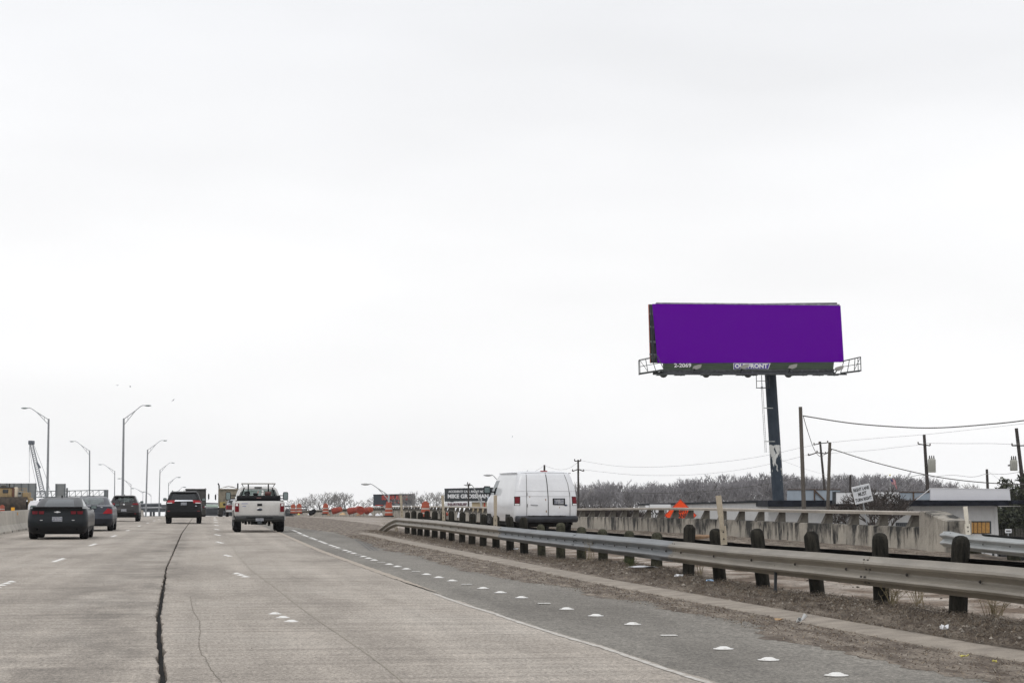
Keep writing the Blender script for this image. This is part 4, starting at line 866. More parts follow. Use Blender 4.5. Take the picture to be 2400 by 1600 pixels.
B.seam(t, [(-.62, .60), (-.62, 1.2), (-.60, 1.6), (-.58, 1.93)], .014, M('seam shade', (.10,.10,.10), .8)); B.seam(t, [(.06, .60), (.06, 1.2), (.05, 1.6), (.03, 1.93)], .022); B.seam(t, [(.76, .60), (.76, 1.2), (.72, 1.6), (.62, 1.93)], .014, bpy.data.materials['seam shade'])
B.seam(t, [(-.74, 1.93), (0, 1.95), (.74, 1.93)], .016, bpy.data.materials['seam shade'], 'drip_rail')
for z in (1.20, 1.36): B.seam(t, [(-.95, z), (-.6, z+.005), (.6, z+.005), (.95, z)], .006, M('panel crease', (.42,.42,.43), .5), 'panel_crease')
for s_ in (-1, 1):
    q = [(.83, .92), (1.0, .92), (.99, 1.20), (.82, 1.20)] ; q = q if s_ > 0 else [(-x, z) for x, z in (q[1], q[0], q[3], q[2])]
    B.patch(t, 'lamp_bezel', m_black, q, .010)
    q = [(.845, .99), (.985, .99), (.975, 1.185), (.835, 1.185)]; q = q if s_ > 0 else [(-x, z) for x, z in (q[1], q[0], q[3], q[2])]; B.patch(t, 'tail_lamp', m_red, q, .018)
    q = [(.845, .93), (.985, .93), (.985, .975), (.845, .975)]; q = q if s_ > 0 else [(-x, z) for x, z in (q[1], q[0], q[3], q[2])]; B.patch(t, 'reverse_lamp', m_clear, q, .018)
    wheel(t, s_*.86, 1.25, .37, .25, s_); wheel(t, s_*.86, 4.75, .37, .25, s_); arch(t, s_*.998, 1.25, .46, .42, s_); arch(t, s_*.998, 4.75, .46, .42, s_)
    mirror(t, s_*.97, 4.25, 1.42, s_, m_black, .24, .26, .06, .12)
    MB().beam((s_*.86, .5, 1.93), (s_*.84, 3.6, 1.95), .03, .02).build('roof_gutter', bpy.data.materials['seam shade'], t)
plate(B, t, .40, 1.04, .30, .145, .03, .045)
MB().bbox(-.11, .11, -.02, .02, 1.985, 2.012, .006).build('high_brake_lamp', m_redl, t, loc=(.03, .60, 0))
MB().lathe([(.055, 0), (.055, -.01), (.01, -.012)], 20, axis='y').build('oval_badge', M('dark blue badge', (.02,.03,.07), .3), t, loc=(.62, B.rear_y(.62, .93)-.004, .93)).scale = (1, 1, .45)
B.patch(t, 'door_handle', M('grey handle', (.25,.26,.28), .4, .5), [(-.50, .935), (-.27, .915), (-.27, .94), (-.50, .955)], .02, 3, 1)
for x in (-.60, .76):
    for z in (.92, 1.28): B.patch(t, 'door_hinge', M('hinge', (.2,.2,.2), .5), [(x-.012, z-.05), (x+.012, z-.05), (x+.012, z+.05), (x-.012, z+.05)], .016, 1, 1)
MB().bbox(-.8, .8, .6, 4.9, .25, .42, .05).build('undercarriage', m_under, t)
# small scuffs and rust spots on doors
for x, z, r_ in ((-.52, 1.19, .012), (.42, .86, .01), (-.02, 1.10, .014), (.0, .74, .016)): B.patch(t, 'rust_spot', m_brown, [(x-r_, z-r_*2), (x+r_, z-r_*2), (x+r_, z+r_*2), (x-r_, z+r_*2)], .004, 1, 1)
# --- dump trucks
def dump_truck(label, px0, px1, ytop, dep, col, load, stacks, flat=False):
    c = cf((px0+px1)/2, 1209, dep); t = thing('dump_truck', label, 'dump truck', (c.x, c.y, PR(c.y)), 0, 'dump trucks far ahead'); W = (px1-px0)/F*dep/2; z0 = PR(c.y); zt = cf(px0, ytop, dep).z-z0
    m_ = M('dump bed paint', col, .7, .1, col2=tuple(v*.45 for v in col), scale=2.2, detail=8, lo=.45, hi=.7, fine=.2, fscale=12); mk = M('dump dark', (.03,.028,.025), .8, var=.4, scale=3)
    b = MB(); b.prism([(-W, 1.25), (W, 1.25), (W, zt), (-W, zt)], .3, 5.6, 'y'); b.build('dump_bed', m_, t)
    b = MB().bbox(-W+.12, W-.12, .18, .3, 1.25, zt-.25, .03)
    b.build('tailgate', m_, t)
    for k in range(5): MB().bbox(-W+.12+k*(2*W-.24)/4-.04, -W+.12+k*(2*W-.24)/4+.04, .10, .18, 1.25, zt-.3, .01).build('tailgate_rib', m_, t)
    for k in range(2): MB().bbox(-W-.03, W+.03, .08, .2, lerp(1.3, zt, k)-.06, lerp(1.3, zt, k)+.06, .02).build('bed_rim', m_, t)
    if load:
        rows = [[(x*W*.96, .35+yy*5.1, zt+ (1-x*x)*.38*(1-.3*abs(yy-.4))+.05*n3(x*5, yy*7, 1)) for x in [k/8-1 for k in range(17)]] for yy in [k/8 for k in range(9)]]
        MB().grid(rows).build('tarp', M('tan tarpaulin', (.26,.21,.16), .9, var=.3, scale=3), t, smooth=True)
    else:
        rows = [[(x*W, .2+yy*5.3, zt-.10+.28*x*x*(.5+.5*x)+.05*n3(x*4, yy*9, 4)) for x in [k/8-1 for k in range(17)]] for yy in [k/8 for k in range(9)]]
        MB().grid(rows).build('tarp', M('grey tarpaulin', (.06,.06,.065), .8, var=.3, scale=3), t, smooth=True)
    MB().bbox(-W*.9, W*.9, 5.8, 7.6, 1.0, 2.7, .15).build('cab', M('truck cab', (.25,.05,.04) if load else (.08,.08,.09), .4), t, smooth='auto'); MB().bbox(-W*.6, W*.6, .2, 7, .7, 1.2, .05).build('chassis', mk, t)
    for s_ in (-1, 1):
        for y in (.9, 2.2): wheel(t, s_*(W-.28), y, .52, .5, s_)
        wheel(t, s_*(W-.15), 6.8, .52, .3, s_)
        MB().bbox(s_*(W-.3)-.28, s_*(W-.3)+.28, .05, .09, .25, 1.0, .01).build('mud_flap', mk, t)
        o = MB().bbox(-.09, .09, -.07, .07, -.32, .32, .05).build('wing_mirror', m_black, t, loc=(s_*(W+.32), 6.2, 2.35), smooth='auto'); MB().tube([(-s_*.34, 0, .3), (0, 0, .44), (s_*.05, 0, 0), (0, 0, -.42), (-s_*.34, 0, -.4)], .02, 6).build('mirror_arm', m_chrome, o)
        if stacks: MB().tube([(s_*W*.92, 5.7, 1.2), (s_*W*.92, 5.7, zt+.45), (s_*W*.97+s_*.0-.06, 5.6, zt+.75)], .09, 10).build('exhaust_stack', m_chrome if False else m_dark, t, smooth='auto')
        MB().lathe([(.06, 0), (.06, -.03), (.01, -.03)], 10, axis='y').build('tail_lamp', m_redl, t, loc=(s_*(W-.25), .1, 1.12))
    return t
dump_truck('dark dump truck with sagging black tarp beyond the black sport utility vehicle', 434, 482, 1146, 232, (.05,.048,.045), False, False)
td = dump_truck('dusty tan dump truck with covered load and two exhaust stacks left of the white pickup', 512, 560, 1146, 240, (.29,.255,.19), True, True)
MB().bbox(-1.1, -.45, .0, .08, 1.05, 1.75, .03).build('yellow_panel', M('faded yellow panel', (.42,.32,.10), .7, var=.3, scale=4), td)
# --- maroon pickup beyond the white pickup
c = cf(552, 1209, 205); t = thing('pickup_truck', 'maroon pickup with silver bumper mostly hidden left of the white pickup', 'pickup truck', (c.x, c.y, PR(c.y))); p = paint('maroon paint', (.13,.022,.024), .3)
B = Body([(.5,.1,5.5,.9,.1,.3,.02),(.65,.05,5.6,.97,.1,.3,.02),(1.1,.05,5.6,.97,.1,.3,.02),(1.22,.08,5.2,.95,.1,.3,.02)]); B.build(t, p, bands=[(.5,.75,'lower_panel',M('dull silver', (.22,.22,.22), .5, .3))])
cabB = Body([(1.2,2.1,4.8,.9,.1,.3,.03),(1.45,2.2,4.2,.84,.1,.3,.03),(1.7,2.4,3.8,.74,.12,.2,.03),(1.8,2.9,3.4,.5,.1,.1,0)]); cabB.build(t, paint('silver paint', (.30,.31,.33), .4), windows=[('rear',1.26,1.66,0,6,'rear_window',m_glass_mid),('side',1.28,1.64,1,11,'side_window',m_glass_mid)], name='cab', bottom=False)
MB().bbox(-.97, .97, -.08, .1, .48, .66, .04).build('bumper', M('silver bumper', (.38,.38,.38), .4, .4), t, smooth='auto')
for s_ in (-1, 1):
    q = [(.84, .82), (.96, .82), (.95, 1.16), (.84, 1.16)]; q = q if s_ > 0 else [(-x, z) for x, z in (q[1], q[0], q[3], q[2])]; B.patch(t, 'tail_lamp', m_redl, q, .014)
    wheel(t, s_*.82, 1.05, .38, .26, s_); wheel(t, s_*.82, 4.5, .38, .26, s_)
MB().bbox(-1.24, -1.02, 3.9, 4.0, 1.15, 1.4, .04).build('wing_mirror', m_black, t); MB().bbox(-1.04, -.9, 3.93, 3.97, 1.2, 1.24, .01).build('mirror_arm', m_black, t)
# --- white box truck cab behind the barrier
c = cf(104, 1200, 112); t = thing('parked_van', 'white van roof showing behind the barrier left of the charcoal coupe', 'van', (c.x, c.y, .0)); p2 = M('white van paint', (.66,.66,.68), .4, var=.03)
B = Body([(.3,.1,4.6,.85,.1,.3,.03),(.6,.0,4.7,.92,.12,.3,.04),(.95,.02,4.7,.92,.12,.3,.04),(1.05,.1,4.0,.88,.12,.3,.04),(1.2,.2,3.6,.8,.12,.3,.04)]); B.build(t, p2)
for s_ in (-1, 1): wheel(t, s_*.8, .9, .33, .22, s_); wheel(t, s_*.8, 3.7, .33, .22, s_); mirror(t, s_*.85, 3.0, 1.12, s_, m_black, .2, .1, .02)
# --- two tiny far vehicles under the overpass
for px, dep, col, lb in ((412, 330, (.10,.11,.13), 'tiny dark car far ahead just left of the black sport utility vehicle'), (396, 420, (.7,.7,.72), 'tiny white van under the distant overpass')):
    c = cf(px, 1208, dep); t = thing('distant_car', lb, 'car', (c.x, c.y, PR(c.y))); B = Body([(.25,.1,4.3,.8,.2,.3,.05),(.6,0,4.4,.88,.2,.3,.05),(.95,.1,4.0,.85,.2,.3,.05),(1.3,.7,3.0,.7,.2,.3,.05),(1.42,1.0,2.6,.6,.2,.2,.05)]); B.build(t, M('far car paint', col, .4), windows=[('rear',1.0,1.28,0,6,'rear_window',m_glass_dark)])
    for s_ in (-1, 1): wheel(t, s_*.76, .8, .32, .22, s_); wheel(t, s_*.76, 3.5, .32, .22, s_)
# ------------------------------------------------------------------ view-square frames for far things
class Fr:
    """a thing standing at depth dep, turned square to the road camera; l() gives its own metres for a spot in the photo"""
    def __init__(s, name, label, cat, px, py, dep, group=None):
        s.o = cf(px, py, dep); s.dep = dep; s.t = thing(name, label, cat, s.o, -YAW, group); s.s = F/dep
    def l(s, px, py, dd=0):
        P = cf(px, py, s.dep+dd)-s.o; c, q = math.cos(YAW), math.sin(YAW); return Vector((P.x*c-P.y*q, P.x*q+P.y*c, P.z))
def pxbox(fr, name, m_, x0, y0, x1, y1, d0, d1, b=.01, parent=None):
    a = fr.l(x0, y1, d0); c = fr.l(x1, y0, d0); return MB().bbox(a.x, c.x, d0, d1, a.z, c.z, b).build(name, m_, parent or fr.t)
# ------------------------------------------------------------------ big purple billboard
m_purple = M('purple vinyl', (.118, .0002, .315), 1.0, spec=0); m_steelb = M('dark billboard steel', (.028,.034,.04), .6, .2, var=.3, scale=1.5); m_apron = M('green apron', (.055,.085,.05), .7, var=.25, scale=1.2, stretch=(.3, 1, 3)); m_catw = M('catwalk steel', (.05,.055,.055), .6, .2, var=.5, scale=4)
m_trim = M('pale trim', (.33,.34,.33), .6, var=.3, scale=3)
fb = Fr('billboard', 'large blank purple billboard on a single tall dark steel pole', 'billboard', 1826, 1245, 153)
def slab(fr, name, m_, q, d0, d1, parent=None):
    a = [fr.l(x, y, d0) for x, y in q]; a = [Vector((p.x, d0, p.z)) for p in a]; b_ = [p+Vector((0, d1-d0, 0)) for p in a]
    return MB().add(a+b_, [(0,1,2,3),(7,6,5,4),(0,4,5,1),(1,5,6,2),(2,6,7,3),(3,7,4,0)]) or None
def slabb(fr, name, m_, q, d0, d1, parent=None):
    b = MB(); a = [fr.l(x, y, d0) for x, y in q]; a = [Vector((p.x, d0, p.z)) for p in a]; c = [p+Vector((0, d1-d0, 0)) for p in a]
    b.add(a+c, [(0,1,2,3),(7,6,5,4),(0,4,5,1),(1,5,6,2),(2,6,7,3),(3,7,4,0)]); return b.build(name, m_, parent or fr.t)
slabb(fb, 'front_panel', m_purple, [(1529,712),(1970,716),(1978,848),(1542,851)], 0, .22)
slabb(fb, 'back_panel', m_steelb, [(1521,713),(1962,709),(1968,848),(1525,850)], 3.0, 3.2)
slabb(fb, 'panel_edge_trim', M('orange trim', (.45,.14,.08), .6), [(1519.6,713),(1521.2,713),(1525,850),(1523.6,850)], 2.95, 3.25)
slabb(fb, 'panel_top_cap', m_trim, [(1538,708.5),(1968,712.5),(1968,715.5),(1538,711.5)], .3, 2.8)
b = MB()
for k in range(3):
    x = 1526+k*5; b.beam(fb.l(x, 716, .8+k*.6), fb.l(x+5, 848, .8+k*.6), .12, .12)
for y in (735, 765, 800, 830): b.beam(fb.l(1524, y, 2.8), fb.l(1541, y+2, .3), .14)
b.build('panel_framing', m_steelb, fb.t)
slabb(fb, 'apron', m_apron, [(1553,850),(1955,848),(1953,865),(1555,867)], .05, .15)
for k in range(4): b = MB(); y = 852+k*4; b.beam(fb.l(1556, y+1, .02), fb.l(1952, y-1, .02), .035, .03); b.build('apron_rib', M('green rib', (.08,.11,.075), .7) if k == 0 else bpy.data.materials['green rib'], fb.t)
m_wpaint = M('white lettering', (.75,.75,.75), .6)
p_ = fb.l(1600, 856.5, -.03); text_obj('number_lettering', '2-2069', .42, m_wpaint, fb.t, p_, bold=.012, sx=1.12)
m_lp = M('logo purple', (.055,.028,.30), .5); slabb(fb, 'logo_plate_border', m_wpaint, [(1719,851),(1806,851),(1801,865),(1719,865)], -.08, .0); slabb(fb, 'logo_plate', m_lp, [(1720.5,852),(1803.5,852),(1799.5,864),(1720.5,864)], -.11, -.07)
p_ = fb.l(1760.5, 858, -.13); text_obj('logo_lettering', 'OUTFRONT', .43, m_wpaint, fb.t, p_, bold=.02, sx=1.08)
# pole, leaning a little
def lean_pole(fr, name, m_, top, bot, r0, r1, n=20, parent=None, dd=0):
    a = fr.l(*bot, dd); c = fr.l(*top, dd); return MB().tube([a, a.lerp(c, .35), a.lerp(c, .7), c], [r0, lerp(r0, r1, .35), lerp(r0, r1, .7), r1], n).build(name, m_, parent or fr.t, smooth='auto')
m_bpole = M('blue black pole paint', (.026,.037,.052), .6, spec=.2, col2=(.038,.052,.070), scale=1.2, fine=.15)
def peel(m_, z0, z1, th):
    t = m_.node_tree; bs = t.nodes['Principled BSDF']; src = bs.inputs['Base Color'].links[0].from_socket; tcn = nd('ShaderNodeTexCoord', t); mpn = nd('ShaderNodeMapping', t); mpn.inputs['Scale'].default_value = (1.3, 1.3, .55); t.links.new(tcn.outputs['Object'], mpn.inputs[0])
    n = nd('ShaderNodeTexNoise', t); n.inputs['Scale'].default_value = 2.0; n.inputs['Detail'].default_value = 9; n.inputs['Roughness'].default_value = .7; t.links.new(mpn.outputs[0], n.inputs['Vector'])
    sp = nd('ShaderNodeSeparateXYZ', t); t.links.new(tcn.outputs['Object'], sp.inputs[0]); cr = nd('ShaderNodeValToRGB', t); 
    mrr = nd('ShaderNodeMapRange', t); mrr.inputs[1].default_value = z0; mrr.inputs[2].default_value = z1; t.links.new(sp.outputs[2], mrr.inputs[0])
    cr.color_ramp.elements[0].color = (.0,)*3+(1,); cr.color_ramp.elements[1].color = (0, 0, 0, 1); e1 = cr.color_ramp.elements.new(.45); e1.color = (.42,)*3+(1,); e2 = cr.color_ramp.elements.new(.92); e2.color = (.62,)*3+(1,); e0 = cr.color_ramp.elements.new(.12); e0.color = (.38,)*3+(1,); e3 = cr.color_ramp.elements.new(.97); e3.color = (0,)*3+(1,)
    t.links.new(mrr.outputs[0], cr.inputs[0]); sb = nd('ShaderNodeMath', t, operation='ADD'); t.links.new(n.outputs[0], sb.inputs[0]); t.links.new(cr.outputs[0], sb.inputs[1])
    r = nd('ShaderNodeMapRange', t); r.inputs[1].default_value = th; r.inputs[2].default_value = th+.03; t.links.new(sb.outputs[0], r.inputs[0])
    k = nd('ShaderNodeMixRGB', t); k.inputs[2].default_value = (.62,.62,.60, 1); t.links.new(src, k.inputs[1]); t.links.new(r.outputs[0], k.inputs[0]); t.links.new(k.outputs[0], bs.inputs['Base Color'])
peel(m_bpole, fb.l(1800, 1185).z, fb.l(1800, 1030).z, 1.03)
lean_pole(fb, 'pole', m_bpole, (1805,868), (1829,1245), .46, .44, 28, dd=1.6)
b = MB()
b.beam(fb.l(1553,869,-.2), fb.l(1955,867,-.2), .16); b.beam(fb.l(1530,876.5,-1.2), fb.l(1985,877,-1.2), .11); b.beam(fb.l(1560,871,.4), fb.l(1950,871,.4), .3, .2)
b.build('catwalk_beam', m_catw, fb.t)
b = MB(); b.add([fb.l(1530,875.5,-1.25), fb.l(1950,875.5,-1.25), fb.l(1950,872,-.2), fb.l(1530,872,-.2), fb.l(1530,874.8,-1.25), fb.l(1950,874.8,-1.25), fb.l(1950,871.3,-.2), fb.l(1530,871.3,-.2)], [(0,1,2,3),(7,6,5,4),(0,4,5,1),(1,5,6,2),(2,6,7,3),(3,7,4,0)]); b.build('catwalk_deck', m_catw, fb.t)
for k, x in enumerate((1548,1590,1652,1678,1735,1760,1852,1877,1915,1950)):
    b = MB(); b.beam(fb.l(x, 868, .2), fb.l(x+6, 878, -1.2), .12, .18); b.prism([(0, 0), (.9, .0), (.9, .18), (.1, .05)], 0, .1, 'y'); b.v = b.v[:8]+[tuple(Vector(v)+fb.l(x-12, 880, -1.2)) for v in b.v[8:]]; b.build('catwalk_bracket', m_catw, fb.t)
for x in (1555, 1655, 1753, 1848): MB().lathe([(.05, .12), (.30, .05), (.30, -.02), (.16, -.16), (.03, -.19)], 14, fb.l(x, 879, -.6)).build('junction_pod', m_catw, fb.t, smooth='auto')
m_flood = M('flood lamp grey', (.30,.29,.27), .5)
for x, y in ((1633,862),(1744,861),(1857,861),(1966,865)):
    o = MB().prism([(-.32, -.05), (-.22, .14), (.10, .24), (.36, .26), (.30, .02), (.0, -.12)], -.22, .22, 'y').build('flood_lamp', m_flood, fb.t, loc=fb.l(x, y, -1.3)); MB().beam((-.1, 0, 0), (-.25, .9, -.42), .06).build('lamp_arm', m_catw, o)
def cage(pts_top, pts_bot, name='end_railing', nmid=3):
    b = MB(); a, c = [fb.l(*p) for p in pts_top]; d, e_ = [fb.l(*p) for p in pts_bot]
    b.beam(a, c, .05); b.beam(d, e_, .12, .1); b.beam(a.lerp(d, .5), c.lerp(e_, .5), .045)
    for k in range(nmid+1): f = k/nmid; b.beam(a.lerp(c, f), d.lerp(e_, f), .05 if k else .06)
    b.beam(a, d.lerp(e_, .35), .035); a2, c2, d2, e2 = [p+Vector((0, 1.2, 0)) for p in (a, c, d, e_)]; b.beam(a, a2, .05); b.beam(a2, c2, .045); b.beam(a2, d2, .05); b.beam(d2, e2, .06); b.beam(d, d2, .08)
    b.build(name, m_catw, fb.t)
cage([(1499,843,-1.2),(1541,834,-1.2)], [(1500,875,-1.2),(1556,866,-1.2)]); cage([(2017,836,-1.2),(1978,845,-1.2)], [(2018,868,-1.2),(1970,874,-1.2)])
b = MB(); b.add([fb.l(1500,875,-1.3), fb.l(1556,867,-1.3), fb.l(1556,867,0), fb.l(1500,875,0)], [(0,1,2,3)]); b.add([fb.l(2018,868,-1.3), fb.l(1970,874,-1.3), fb.l(1970,874,0), fb.l(2018,868,0)], [(0,1,2,3)]); b.v += [(x, y, z-.06) for x, y, z in b.v]; b.f += [(11,10,9,8), (12,13,14,15), (0,8,9,1), (3,2,10,11), (4,12,13,5), (7,6,14,15)]; b.m = [0]*len(b.f); b.build('catwalk_wing', m_catw, fb.t)
b = MB()
for dx in (0, 9): b.beam(fb.l(1784+dx*.4, 905, -.1), fb.l(1793+dx*.4, 1060, -.1), .03)
for k in range(34): y = 906+k*4.6; x = 1784+(y-905)*.058; b.beam(fb.l(x, y, -.1), fb.l(x+3.6, y, -.1), .02)
for y in (956, 1034): b.beam(fb.l(1787+(y-905)*.055, y, -.1), fb.l(1808+(y-905)*.06, y, .9), .07)
b.build('ladder', m_trim, fb.t)
b = MB()
for x in (1772.5, 1785, 1797, 1803): b.beam(fb.l(x, 879, -.3), fb.l(x+1, 910, -.3), .05)
for y in (893, 909): b.beam(fb.l(1772.5, y, -.3), fb.l(1804, y-1, -.3), .06 if y > 900 else .04)
b.beam(fb.l(1772.5, 909, -.3), fb.l(1773, 909, 1.2), .05); b.beam(fb.l(1773, 909, 1.2), fb.l(1804, 909, 1.2), .05); b.build('ladder_cage', m_catw, fb.t)

# ------------------------------------------------------------------ roadside billboards behind the ramp
m_slate = M('slate board', (.030,.038,.050), .6, var=.1, scale=1); m_slate2 = M('charcoal board', (.028,.033,.038), .6, var=.1, scale=1)
f2 = Fr('billboard', 'low dark slate billboard with red SUGAR RIDGE lettering', 'billboard', 923, 1225, 300)
slabb(f2, 'board', m_slate, [(875,1159),(972,1157.5),(972,1184),(875,1185.5)], 0, .4); slabb(f2, 'board_edge', m_steelb, [(874,1158),(973,1156.5),(973,1158.2),(874,1159.7)], -.05, .45)
m_rlet = M('red lettering', (.42,.05,.035), .6)
text_obj('sign_lettering', 'SUGAR RIDGE', .86, m_rlet, f2.t, f2.l(925, 1166.3, -.06), bold=.045, sx=.72, ext=.03)
for k, x in enumerate((907, 917.5, 926, 934, 942)): text_obj('small_lettering', 'SHOPS'[k], .30, m_rlet, f2.t, f2.l(x, 1176.5, -.06), bold=.01) if False else MB().bbox(-.11, .11, -.03, 0, -.12, .12, .01).build('small_lettering', m_rlet, f2.t, loc=f2.l(x, 1176.5, -.02))
slabb(f2, 'lower_strip', M('pale strip', (.40,.41,.42), .6, col2=(.06,.06,.07), scale=1.3), [(900,1181.5),(964,1181),(964,1184),(900,1184.5)], -.03, 0); slabb(f2, 'orange_strip', m_rlet, [(880,1182.5),(898,1182.2),(898,1184.6),(880,1184.8)], -.03, 0)
for x in (895, 950): lean_pole(f2, 'pole', m_steelb, (x,1183), (x,1225), .2, .2, 10, dd=.3)
f3 = Fr('billboard', 'dark lawyer billboard with white accident lettering partly behind the white van', 'billboard', 1105, 1225, 250)
slabb(f3, 'board', m_slate2, [(1042,1145.5),(1172,1142.5),(1172,1174),(1042,1175)], 0, .4); slabb(f3, 'board_edge', m_steelb, [(1041,1144.3),(1173,1141.2),(1173,1143.5),(1041,1146)], -.05, .45)
m_wl = M('white sign paint', (.70,.71,.73), .6); slabb(f3, 'white_strip', m_wl, [(1043,1176),(1108,1175.5),(1108,1189),(1043,1189)], -.02, .3)
text_obj('small_lettering', 'ACCIDENT? CALL RIGHT NOW', .37, m_wl, f3.t, f3.l(1051, 1151.5, -.06), align='LEFT', bold=.012, sx=.93, ext=.02)
text_obj('sign_lettering', 'MIKE GROSSMAN', .66, m_wl, f3.t, f3.l(1049, 1162.8, -.06), align='LEFT', bold=.03, sx=1.0, ext=.02)
text_obj('strip_lettering', 'INJURYRELIEF', .42, M('maroon lettering', (.10,.02,.04), .6), f3.t, f3.l(1049, 1181.5, -.06), align='LEFT', bold=.012, sx=.95, ext=.02)
for x in (1060, 1140): lean_pole(f3, 'pole', m_steelb, (x,1174), (x,1225), .2, .2, 10, dd=.35)
f4 = Fr('shop_building', 'low tan flat roofed shop beyond the ramp between lawyer billboard and white van', 'building', 1125, 1215, 240); m_tan = M('tan wall', (.42,.34,.22), .8, var=.1, scale=1)
pxbox(f4, 'wall', m_tan, 1106, 1177, 1150, 1215, 0, 8); pxbox(f4, 'roof', M('grey roof edge', (.25,.24,.22), .8), 1105, 1175.3, 1151, 1177.4, -.2, 8.2)
for x in (1111, 1122, 1134): pxbox(f4, 'window', m_dark, x, 1190, x+6, 1198, -.05, .1)
pxbox(f4, 'wall_banner', m_rlet, 1134, 1177.5, 1137, 1187, -.08, 0)
f5 = Fr('shop_sign', 'white sign board with a blue letter C beside the nose of the white van', 'sign', 1149, 1215, 235); pxbox(f5, 'board', m_wl, 1141, 1174, 1160, 1189, 0, .25); text_obj('sign_lettering', 'C', .75, M('blue paint', (.03,.06,.42), .5), f5.t, f5.l(1149, 1181.5, -.05), bold=.03, ext=.02); lean_pole(f5, 'pole', m_steelb, (1150,1188), (1150,1215), .1, .1, 8)
f5 = Fr('advert_panel', 'pale blue advertising panel between lawyer billboard and white van', 'sign', 1150, 1215, 245); pxbox(f5, 'board', M('pale blue panel', (.30,.40,.50), .6, var=.3, scale=1.5), 1143, 1164, 1160, 1174.5, 0, .2); lean_pole(f5, 'pole', m_steelb, (1152,1174), (1152,1215), .1, .1, 8)

# ------------------------------------------------------------------ white building beyond the parapet
m_wall = M('white painted wall', (.50,.50,.50), .8, var=.07, scale=.7, fine=.06, fscale=6, stretch=(1, 1, .4)); m_fascia = M('blue black fascia', (.011,.013,.019), .7, spec=.1, var=.5, scale=1.5, stretch=(1, 1, 3)); m_soff = M('soffit', (.35,.34,.33), .8)
m_bluep = M('blue grey sheeting', (.33,.38,.43), .6, var=.1, scale=1.2, stretch=(1, 1, .3)); m_wbox = M('white sign box', (.62,.625,.66), .5, var=.03, scale=1); m_rust = M('rusty frame', (.09,.055,.035), .8)
bd = Fr('commercial_building', 'long low white building with flat dark fascia roof beyond the bridge parapet', 'building', 2040, 1303, 135)
def quad_wall(fr, name, m_, q, th=.2): return slabb(fr, name, m_, q, 0, th)
slabb(bd, 'front_wall', m_wall, [(1801,1184),(2337,1184),(2344,1304),(1801,1304)], .02, 12)
slabb(bd, 'roof_fascia', m_fascia, [(1800,1172),(2362,1171.5),(2366,1184.5),(1800,1187)], -.9, 12)
b = MB(); b.bbox(bd.l(2363, 1180).x, bd.l(2398, 1180).x, -1.2, 9, bd.l(2340, 1181).z, bd.l(2340, 1171.8).z, .03); b.build('canopy', m_fascia, bd.t); pxbox(bd, 'canopy_soffit', m_soff, 2340, 1184.8, 2392, 1186.5, -.9, 8.8)
# side wing running back to the left
def wing(name, m_, x0, yt0, yb0, d0, x1, yt1, yb1, d1, th=.2):
    a = [bd.l(x0, yt0, d0), bd.l(x1, yt1, d1), bd.l(x1, yb1, d1), bd.l(x0, yb0, d0)]; n = Vector((.25, 1, 0)).normalized()*th; b = MB(); b.add(a+[p+n for p in a], [(0,1,2,3),(7,6,5,4),(0,4,5,1),(1,5,6,2),(2,6,7,3),(3,7,4,0)]); return b.build(name, m_, bd.t)
wing('side_wall', m_wall, 1497,1183,1262,52, 1802,1176.5,1304,2, 6); wing('wing_fascia', m_fascia, 1495,1180,1184,51.6, 1800,1172.3,1177,1.7, 6.6)
# windows
def window(x0, y0, x1, y1, m_, bars=5, label=None):
    w_ = pxbox(bd, 'window', m_dark, x0, y0, x1, y1, -.03, .10); pxbox(bd, 'window_pane', m_glass_dark if False else m_, x0+1, y0+1, x1-1, y1-1, -.05, -.02, parent=w_)
    b = MB()
    for k in range(bars): x = lerp(x0+1, x1-1, (k+.5)/bars); b.beam(bd.l(x, y0+1, -.08), bd.l(x, y1-1, -.08), .05)
    b.build('window_bar', m_dark, w_); slabb(bd, 'window_sill', m_soff, [(x0-1,y1),(x1+2,y1),(x1+2,y1+1),(x0-1,y1+1)], -.12, 0, parent=w_)
m_pane = M('dark window pane', (.02,.025,.035), .15, spec=.8); window(2100,1224,2136,1248, m_pane, 7); window(2038,1225,2078,1248, m_pane, 8); window(1885,1226,1925,1248, m_pane, 6)
m_ply = M('orange board', (.44,.24,.065), .75, col2=(.30,.155,.04), scale=9, fine=.2, fscale=30); wf = pxbox(bd, 'boarded_window', m_dark, 2270.5, 1220.5, 2323, 1250, -.02, .12)
for k in range(5):
    x0 = 2273+k*9.6; pxbox(bd, 'board', m_ply, x0, 1223.5, x0+7.9, 1248.5, -.07-.01*(k % 2), -.03, parent=wf)
pxbox(bd, 'window_reveal', m_soff, 2320.6, 1221, 2325, 1250, -.04, .1, parent=wf) if False else None
b = MB()
for k in range(3): x = (2160, 2200, 2331)[k]; b.bbox(bd.l(x, 1200).x-.03, bd.l(x, 1200).x+.03, -.015, .03, bd.l(x, 1303).z, bd.l(x, 1187).z, .01)
b.build('wall_pilaster', m_wall, bd.t)
